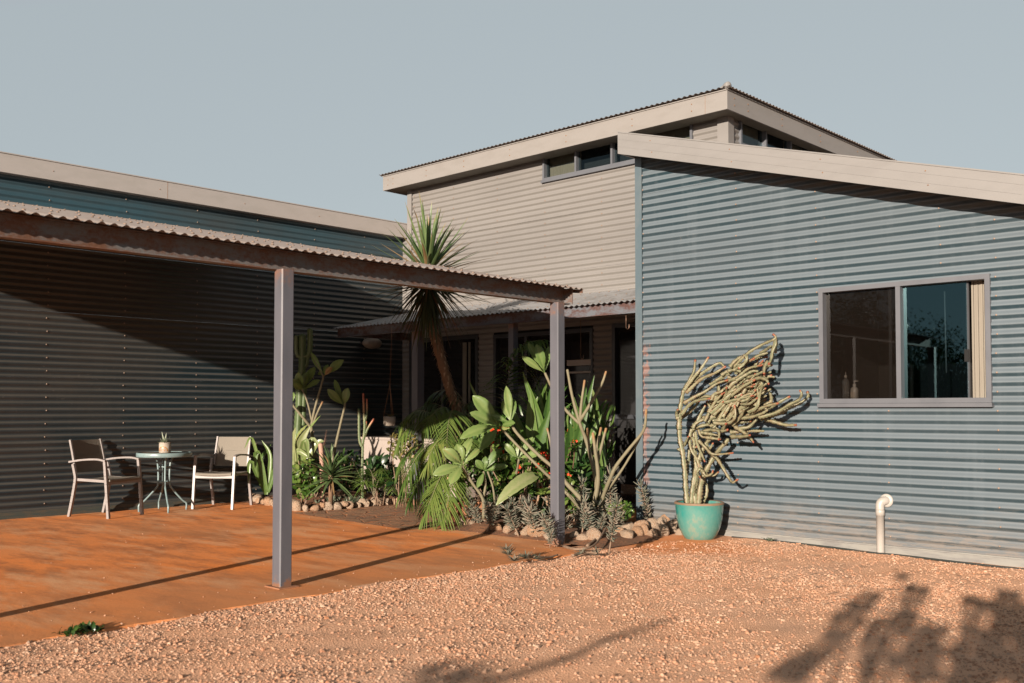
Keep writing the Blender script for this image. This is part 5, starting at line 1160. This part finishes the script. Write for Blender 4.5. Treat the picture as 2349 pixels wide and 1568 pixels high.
for s_ in ARMS_A.replace('\n', '|').split('|'):
    pts = [tuple(float(v) for v in q.split(',')) for q in s_.split()]; arm(za, pts, rnd(.0155, .019), rnd(.010, .013), rnd(0, 1) > .35, rnd(-.14, .12), rnd(7.98, 8.12))
for s_ in ARMS_B.replace('\n', '|').split('|'):
    pts = [tuple(float(v) for v in q.split(',')) for q in s_.split()]; arm(zb, pts, rnd(.013, .016), rnd(.009, .011), 1, rnd(-.12, .08), rnd(7.95, 8.08))
for k in range(85):   # further arms packed in the windswept mass
    x, y = rnd(600, 1350), 0; y = 1340-.62*(x-500)+rnd(-230, 210); L = rnd(240, 460); a_ = R(rnd(12, 62)); c_ = rnd(-60, 60)
    pts = [(x, y), (x+L*.5*cos(a_), y-L*.5*sin(a_)+c_), (x+L*cos(a_), y-L*sin(a_))]
    if pts[-1][0] < 1560 and pts[-1][1] > 250: arm(za, pts, rnd(.013, .017), .010, rnd(0, 1) > .4, rnd(-.06, .1), rnd(8.0, 8.14))
mb.build('stem', M['cactus'], t17)

# ================================================================== ROCKS
def make_rock(seed):
    import bmesh
    r = np.random.default_rng(seed); bm = bmesh.new(); bmesh.ops.create_icosphere(bm, subdivisions=3, radius=1)
    K = r.normal(size=(7, 3))*1.3; ph = r.uniform(0, 6, 7); PL = [nz(r.normal(size=3)) for _ in range(9)]; dl = r.uniform(.55, .9, 9)
    for v in bm.verts:
        p = A3(*v.co)
        for n_, d_ in zip(PL, dl):
            q = p@n_
            if q > d_: p = p-n_*(q-d_)*.97
        h = sum(sin(K[i]@p*1.8+ph[i]) for i in range(7))*.03; h += .02*sin(p[0]*13+ph[0])*sin(p[1]*11+ph[1])*sin(p[2]*12+ph[2]); v.co = p*(1+h)
    me = bpy.data.meshes.new('rock'); bm.to_mesh(me); bm.free()
    me.polygons.foreach_set('use_smooth', [True]*len(me.polygons)); me.materials.append(M['rock']); return me
RM = [make_rock(s_) for s_ in range(9)]
def rock(p, sx, sy, sz, label, group):
    o = bpy.data.objects.new('limestone_rock', RM[int(rng.integers(9))]); COL.objects.link(o)
    o.location = (p[0], p[1], p[2]+sz*.62); o.scale = (sx, sy, sz); o.rotation_euler = (rnd(-.35, .35), rnd(-.35, .35), rnd(0, 6.28)); tag(o, label, 'rock', group)
# left bed border (front edge, corner, path side)
def walk(poly, step):
    out = []; P = [A3(*p, 0) for p in poly]; acc = 0
    for a, b in zip(P[:-1], P[1:]):
        L = np.linalg.norm(b-a); t = acc
        while t < L: out.append(a+(b-a)*t/L); t += step*rnd(.8, 1.2)
        acc = t-L
    return out
L1 = walk([(-11.72, 7.30), (-11.3, 7.16), (-10.8, 7.06), (-10.3, 6.96), (-10.02, 7.0), (-9.92, 7.3), (-9.97, 7.7), (-10.0, 8.1), (-9.98, 8.5)], .135)
i = 0
for p in L1[:36]:
    s_ = rnd(.05, .085); rock(p+A3(rnd(-.02, .02), rnd(-.02, .02), 0), s_, s_*rnd(.8, 1.1), s_*rnd(.75, 1.05), ORD[i]+' limestone rock of the left bed border, counted from dark wall towards the cabinet', 'limestone rocks around the left garden bed'); i += 1
for j in range(7):
    p = L1[int(rnd(4, 20))]+A3(rnd(-.03, .03), .09, .05); s_ = rnd(.04, .06); rock(p, s_, s_, s_*.8, ORD[j]+' small rock of the upper layer on the left bed border, from dark wall', 'upper rocks of the left bed border')
# right bed, front border left of the post: each described by size in order
fr = [(370, 1262, .085, .06, .05), (408, 1255, .07, .06, .065), (440, 1275, .10, .06, .06), (490, 1282, .11, .06, .055), (540, 1290, .12, .065, .06), (590, 1300, .10, .06, .055), (655, 1322, .07, .06, .06), (735, 1332, .125, .07, .075), (795, 1345, .05, .04, .035), (845, 1350, .085, .06, .07), (915, 1358, .115, .065, .10), (980, 1368, .08, .05, .045)]
for k, (x, y, a_, b_, c_) in enumerate(fr):
    rock(on(*z4(x, y), 2, 0)+A3(0, .05, 0), a_, b_, c_, ORD[k]+' limestone rock from the palm in the border leading to the corner post', 'limestone rocks between palm and corner post')
pile = [(1140, 1370, .07, .05, .06), (1195, 1385, .07, .06, .06), (1260, 1385, .095, .07, .085), (1330, 1360, .06, .05, .05), (1400, 1352, .10, .07, .075), (1465, 1362, .10, .08, .07), (1530, 1352, .085, .07, .075), (1580, 1350, .06, .055, .085), (1625, 1352, .085, .06, .06), (1690, 1345, .09, .07, .075), (1450, 1300, .07, .06, .05), (1540, 1300, .10, .07, .06), (1600, 1290, .09, .07, .065), (1655, 1295, .08, .06, .07), (1700, 1265, .08, .07, .07), (1745, 1330, .06, .05, .08), (1780, 1315, .065, .05, .06), (1795, 1345, .05, .05, .05), (1500, 1330, .07, .06, .05), (1740, 1285, .05, .05, .05)]
for k, (x, y, a_, b_, c_) in enumerate(sorted(pile)):
    up_ = .07 if y <= 1300 else 0; yy = y+ (60 if y <= 1300 else 14)
    rock(on(*z4(x, yy-10), 2, 0)+A3(0, .05+(.06 if up_ else 0), up_), a_, b_, c_, ORD[k]+' limestone rock from the corner post in the heap reaching the turquoise pot', 'limestone rocks between corner post and turquoise pot')

# ================================================================== GRAVEL (uncountable pebbles)
def gn_pebbles():
    ng = bpy.data.node_groups.new('pebble_scatter', 'GeometryNodeTree')
    ng.interface.new_socket('Geometry', in_out='INPUT', socket_type='NodeSocketGeometry'); ng.interface.new_socket('Geometry', in_out='OUTPUT', socket_type='NodeSocketGeometry')
    n = ng.nodes; l = ng.links; gi = n.new('NodeGroupInput'); go = n.new('NodeGroupOutput')
    ico = n.new('GeometryNodeMeshIcoSphere'); ico.inputs['Radius'].default_value = 1.; ico.inputs['Subdivisions'].default_value = 2
    sp = n.new('GeometryNodeSetPosition'); nt_ = n.new('ShaderNodeTexNoise'); nt_.inputs['Scale'].default_value = 1.1
    vm = n.new('ShaderNodeVectorMath'); vm.operation = 'SUBTRACT'; vm.inputs[1].default_value = (.5, .5, .5); vs_ = n.new('ShaderNodeVectorMath'); vs_.operation = 'SCALE'; vs_.inputs['Scale'].default_value = 1.3
    l.new(nt_.outputs['Color'], vm.inputs[0]); l.new(vm.outputs[0], vs_.inputs[0]); l.new(ico.outputs[0], sp.inputs[0]); l.new(vs_.outputs[0], sp.inputs['Offset'])
    sm = n.new('GeometryNodeSetMaterial'); sm.inputs['Material'].default_value = M['pebble']; l.new(sp.outputs[0], sm.inputs[0])
    ip = n.new('GeometryNodeInstanceOnPoints'); l.new(gi.outputs[0], ip.inputs['Points']); l.new(sm.outputs[0], ip.inputs['Instance'])
    rr = n.new('FunctionNodeRandomValue'); rr.data_type = 'FLOAT_VECTOR'; rr.inputs[0].default_value = (0, 0, 0); rr.inputs[1].default_value = (.9, .9, 6.28)
    l.new(rr.outputs[0], ip.inputs['Rotation'])
    rs = n.new('FunctionNodeRandomValue'); rs.data_type = 'FLOAT_VECTOR'; rs.inputs[0].default_value = (.75, .6, .45); rs.inputs[1].default_value = (1.25, 1., .85)
    na = n.new('GeometryNodeInputNamedAttribute'); na.data_type = 'FLOAT'; na.inputs['Name'].default_value = 'psize'
    v2 = n.new('ShaderNodeVectorMath'); v2.operation = 'SCALE'; l.new(rs.outputs[0], v2.inputs[0]); l.new(na.outputs['Attribute'], v2.inputs['Scale']); l.new(v2.outputs[0], ip.inputs['Scale'])
    l.new(ip.outputs[0], go.inputs[0]); return ng
NG = gn_pebbles()
def scatter(name, P, S, label):
    me = bpy.data.meshes.new(name); me.vertices.add(len(P)); me.vertices.foreach_set('co', np.asarray(P, np.float32).ravel())
    a_ = me.attributes.new('psize', 'FLOAT', 'POINT'); a_.data.foreach_set('value', np.asarray(S, np.float32)); me.materials.append(M['pebble']); me.update()
    o = bpy.data.objects.new(name, me); COL.objects.link(o); md = o.modifiers.new('scatter', 'NODES'); md.node_group = NG; tag(o, label, 'gravel', kind='stuff'); return o
n = 430000; X = rng.uniform(-5.6, 2.6, n); Y = rng.uniform(.6, 8.33, n)
ed = -5.5+.018*np.sin(Y*5)+.012*np.sin(Y*13+1)+.02*np.sin(Y*1.3)
pat = np.sin(X*2.1+np.sin(Y*1.3)*2)*np.sin(Y*1.9+np.sin(X*1.7)*1.5)+.5*np.sin(X*5+Y*3.1)*np.sin(Y*4.7-X*2)
dens = .34+.22*pat; dens = np.where(X-ed < .9, dens+.3*(1-(X-ed)/.9), dens); dens = np.where(Y > 7.2, dens*.62, dens); dens = np.where((X < -4.9) & (Y > 7.0), dens*.35, dens)
keep = (X > ed+rng.exponential(.012, n)-.02) & (rng.uniform(0, 1, n) < dens) & ((X**2+Y**2) > 6.) & ~((X < -5.35) & (Y > 6.9)) & ~((X < -5.0+(8.36-Y)) & (Y > 7.75) & (X < -5.0)) & (np.hypot(X-pc[0], Y-pc[1]) > .2) & (Y < 8.31)
X, Y = X[keep], Y[keep]; S = np.clip(rng.lognormal(math.log(.0046), .45, len(X)), .0018, .015)
Z = .006*np.sin(X*2.3+1)*np.sin(Y*1.7)+.004*np.sin(X*6+Y*5)+.003*np.sin(X*13-Y*9)+.022*np.clip(Y-7.3, 0, 1)*np.clip((-X-2.6)/1.5, 0, 1)-.0035+S*.12
scatter('gravel', np.stack([X, Y, Z], 1), S, 'pale pink orange gravel covering the yard')
n = 300; X = rng.uniform(-11.5, -5.6, n); Y = rng.uniform(1, 7, n); X = np.where(rng.uniform(0, 1, n) < .35, -5.5-rng.exponential(.25, n), X); S = rng.uniform(.0022, .006, n)
scatter('gravel', np.stack([X, Y, .004+S*.4], 1), S, 'stray pebbles scattered over the orange slab')
# litter: short dry twigs and leaf scraps on the ground (uncountable)
mb = MB()
for k in range(170):
    x, y = rnd(-5.4, -1.5), rnd(5.6, 8.25); a_ = rnd(0, 6.3); L = rnd(.03, .14); z = .012+.02*max(0, min(1, y-7.3)); mb.tube(cr([(x, y, z), (x+L*.5*cos(a_), y+L*.5*sin(a_)+.006, z+.004), (x+L*cos(a_+.2), y+L*sin(a_+.2), z)], 5), .0016, 4)
tag(mb.build('leaf_litter', M['twig']), 'dry twigs and scraps littering the gravel near the blue wall', 'litter', kind='stuff')
# weeds
def weed(x, y, n_, sz, label, mat_='lf_dark', zc=.0):
    b = on(x, y, 2, zc); mb = MB()
    for k in range(n_):
        q = b+A3(rnd(-sz, sz), rnd(-sz, sz)*.8, .005)*1.; d = nz(A3(rnd(-1, 1), rnd(-1, 1), rnd(.1, .8))); mb.leaf(q, q+d*rnd(.03, .06), .022, UP, .1, .2, 'el', 4, 0, rnd(.2, 1), wave=.1)
    tag(mb.build('weed', M[mat_], None, b), label, 'weed')
weed(165, 1457, 46, .07, 'small green weed at the edge of slab and gravel', 'lf_dark'); weed(205, 1450, 40, .06, 'darker weed clump at slab edge beside the smaller one', 'lf_dark')
weed(2180*.8+20, 1243, 14, .03, 'tiny grey green seedling at the foot of blue wall', 'lf_aloe', .02)

# ================================================================== trees behind the camera (seen in the panes, casting the shade on the gravel)
def leafy_tree(base, h, rad, nleaf, label, seed, kind='tree'):
    r_ = empty('gum_tree', base, label, 'tree'); mb = MB(); ml = MB(); base = A3(*base)
    tp_ = base+UP*h; mb.tube(cr([base, base+UP*h*.5+A3(.1, .1, 0), tp_], 14), np.linspace(rad*.07, rad*.03, 14), 8, 0, .4)
    cl = []
    for k in range(26):
        a_ = k*2.4; e = rnd(-.2, 1.3); d = A3(cos(a_)*cos(e), sin(a_)*cos(e), sin(e)*.8); s0 = base+UP*h*rnd(.3, .8); e0 = s0+d*rad*rnd(.55, 1.0); mb.tube(cr([s0, (s0+e0)/2+UP*.1, e0], 8), np.linspace(rad*.025, rad*.008, 8), 5, 0, .3); cl += [e0, (s0+e0)/2+A3(*rng.normal(size=3))*rad*.15]
    cl = np.array(cl); n = nleaf; C_ = cl[rng.integers(len(cl), size=n)]+rng.normal(size=(n, 3))*rad*.15
    d = rng.normal(size=(n, 3)); d[:, 2] -= .6; d /= np.linalg.norm(d, axis=1)[:, None]; q = np.cross(d, rng.normal(size=(n, 3))); q /= np.linalg.norm(q, axis=1)[:, None]
    L = rng.uniform(.09, .17, n)[:, None]; V = np.stack([C_, C_+d*L*.5+q*.028, C_+d*L, C_+d*L*.5-q*.028], 1).reshape(-1, 3); V[:, 2] = np.maximum(V[:, 2], .02)
    ml.add(V, np.arange(4*n).reshape(n, 4).tolist(), 0, np.repeat(rng.uniform(0, .8, n), 4))
    mb.build('trunk', M['bark'], r_); ml.build('crown', M['lf_dark'], r_)
for k, (x, y, h, rad) in enumerate([(-12.5, -17, 3.0, 2.4), (-16.5, -20, 4.2, 3.2), (-9.2, -21, 4.0, 2.8), (-19, -14, 3.4, 2.6), (-24, -22, 5, 3.4)]):
    leafy_tree((x, y, -.03), h, rad, 15000, ORD[k]+' bushy tree of the row across the yard facing the buildings', k)
# big leaved shrub behind the camera whose shade falls over the lower right gravel
z8 = lambda x, y: ((2500+x/1.753)*.61172, (1950+y/1.753)*.61172)
sb = A3(1.35, -5.3, -.03); tS = empty('frangipani_tree', sb, 'frangipani behind the viewpoint that shades the gravel at lower right', 'tree'); mS = MB(); mL = MB()
def up_sun(px_, py_, hgt): g_ = on(px_, py_, 2, 0); return g_+TOSUN*(hgt/TOSUN[2])
fork = sb+UP*.8
TG = [(1330, 500, 8), (1270, 570, 10), (1190, 650, 11), (1110, 760, 9), (1010, 860, 9), (900, 950, 10), (800, 1040, 11), (1640, 460, 11), (1610, 540, 11), (1590, 630, 9), (1640, 720, 10), (1690, 820, 12), (1540, 370, 6),
      (1430, 700, 10), (1370, 790, 10), (1380, 890, 9), (1600, 890, 7), (1500, 930, 6), (1790, 720, 8), (1700, 920, 9), (1690, 1020, 10),
      (2060, 540, 11), (2130, 570, 12), (2210, 590, 14), (2290, 600, 15), (2350, 640, 16), (2240, 500, 9), (2010, 620, 7), (2005, 720, 7), (2000, 820, 8), (1990, 920, 12), (2230, 700, 12), (2290, 760, 17), (2270, 850, 17), (2200, 930, 17),
      (2320, 930, 18), (2100, 980, 16), (2330, 1040, 18), (2200, 1050, 18), (2010, 1050, 12), (1330, 1010, 6)]
for k, (x, y, rr) in enumerate(TG):
    rr = rr/100*(.8 if x < 1900 else .88); hh = 1.62+.12*sin(k*1.7); c = up_sun(*z8(x, y), hh); src = prevc if (k and np.linalg.norm(c-prevc) < .75) else fork; m_ = src+(c-src)*.5-UP*.02; mS.tube(cr([src, m_, c-UP*.01], 8), .008, 5, 0, .3); prevc = c
    for j in range(7):
        a_ = j*2.4+k; d = A3(cos(a_), sin(a_)*.9, rnd(-.32, .32)); mL.leaf(c, c+d*rr*rnd(.9, 1.4), .06+rr*.25, nz(UP*.25+TOSUN), .05, .2, 'ob', 5, 0, rnd(.2, .6))
mS.tube([sb, sb+UP*.4, fork], [.07, .06, .05], 9, 0, .3)
P = [up_sun(1525, 1428, 1.9), up_sun(1400, 1465, 1.82), up_sun(1300, 1510, 1.7), up_sun(1120, 1565, 1.55), up_sun(1000, 1600, 1.4)]
mS.tube(cr(P+[fork], 26), np.linspace(.02, .03, 26), 7, 0, .3)
for q in P[:4]:
    for j in range(5): a_ = j*2.4; d = A3(cos(a_), sin(a_), rnd(-.1, .25)); mL.leaf(q, q+d*rnd(.06, .1), .035, UP, .08, .2, 'ob', 4, 0, .4)
c = up_sun(960, 1562, 1.45)
for j in range(10): a_ = j*2.4; d = A3(cos(a_), sin(a_), rnd(-.1, .3)); mL.leaf(c, c+d*.16, .07, UP, .08, .2, 'ob', 4, 0, .4)
mS.tube(cr([c, fork], 6), .015, 6, 0, .3)
mS.build('trunk', M['bark'], tS); mL.build('crown', M['lf_frangi'], tS)
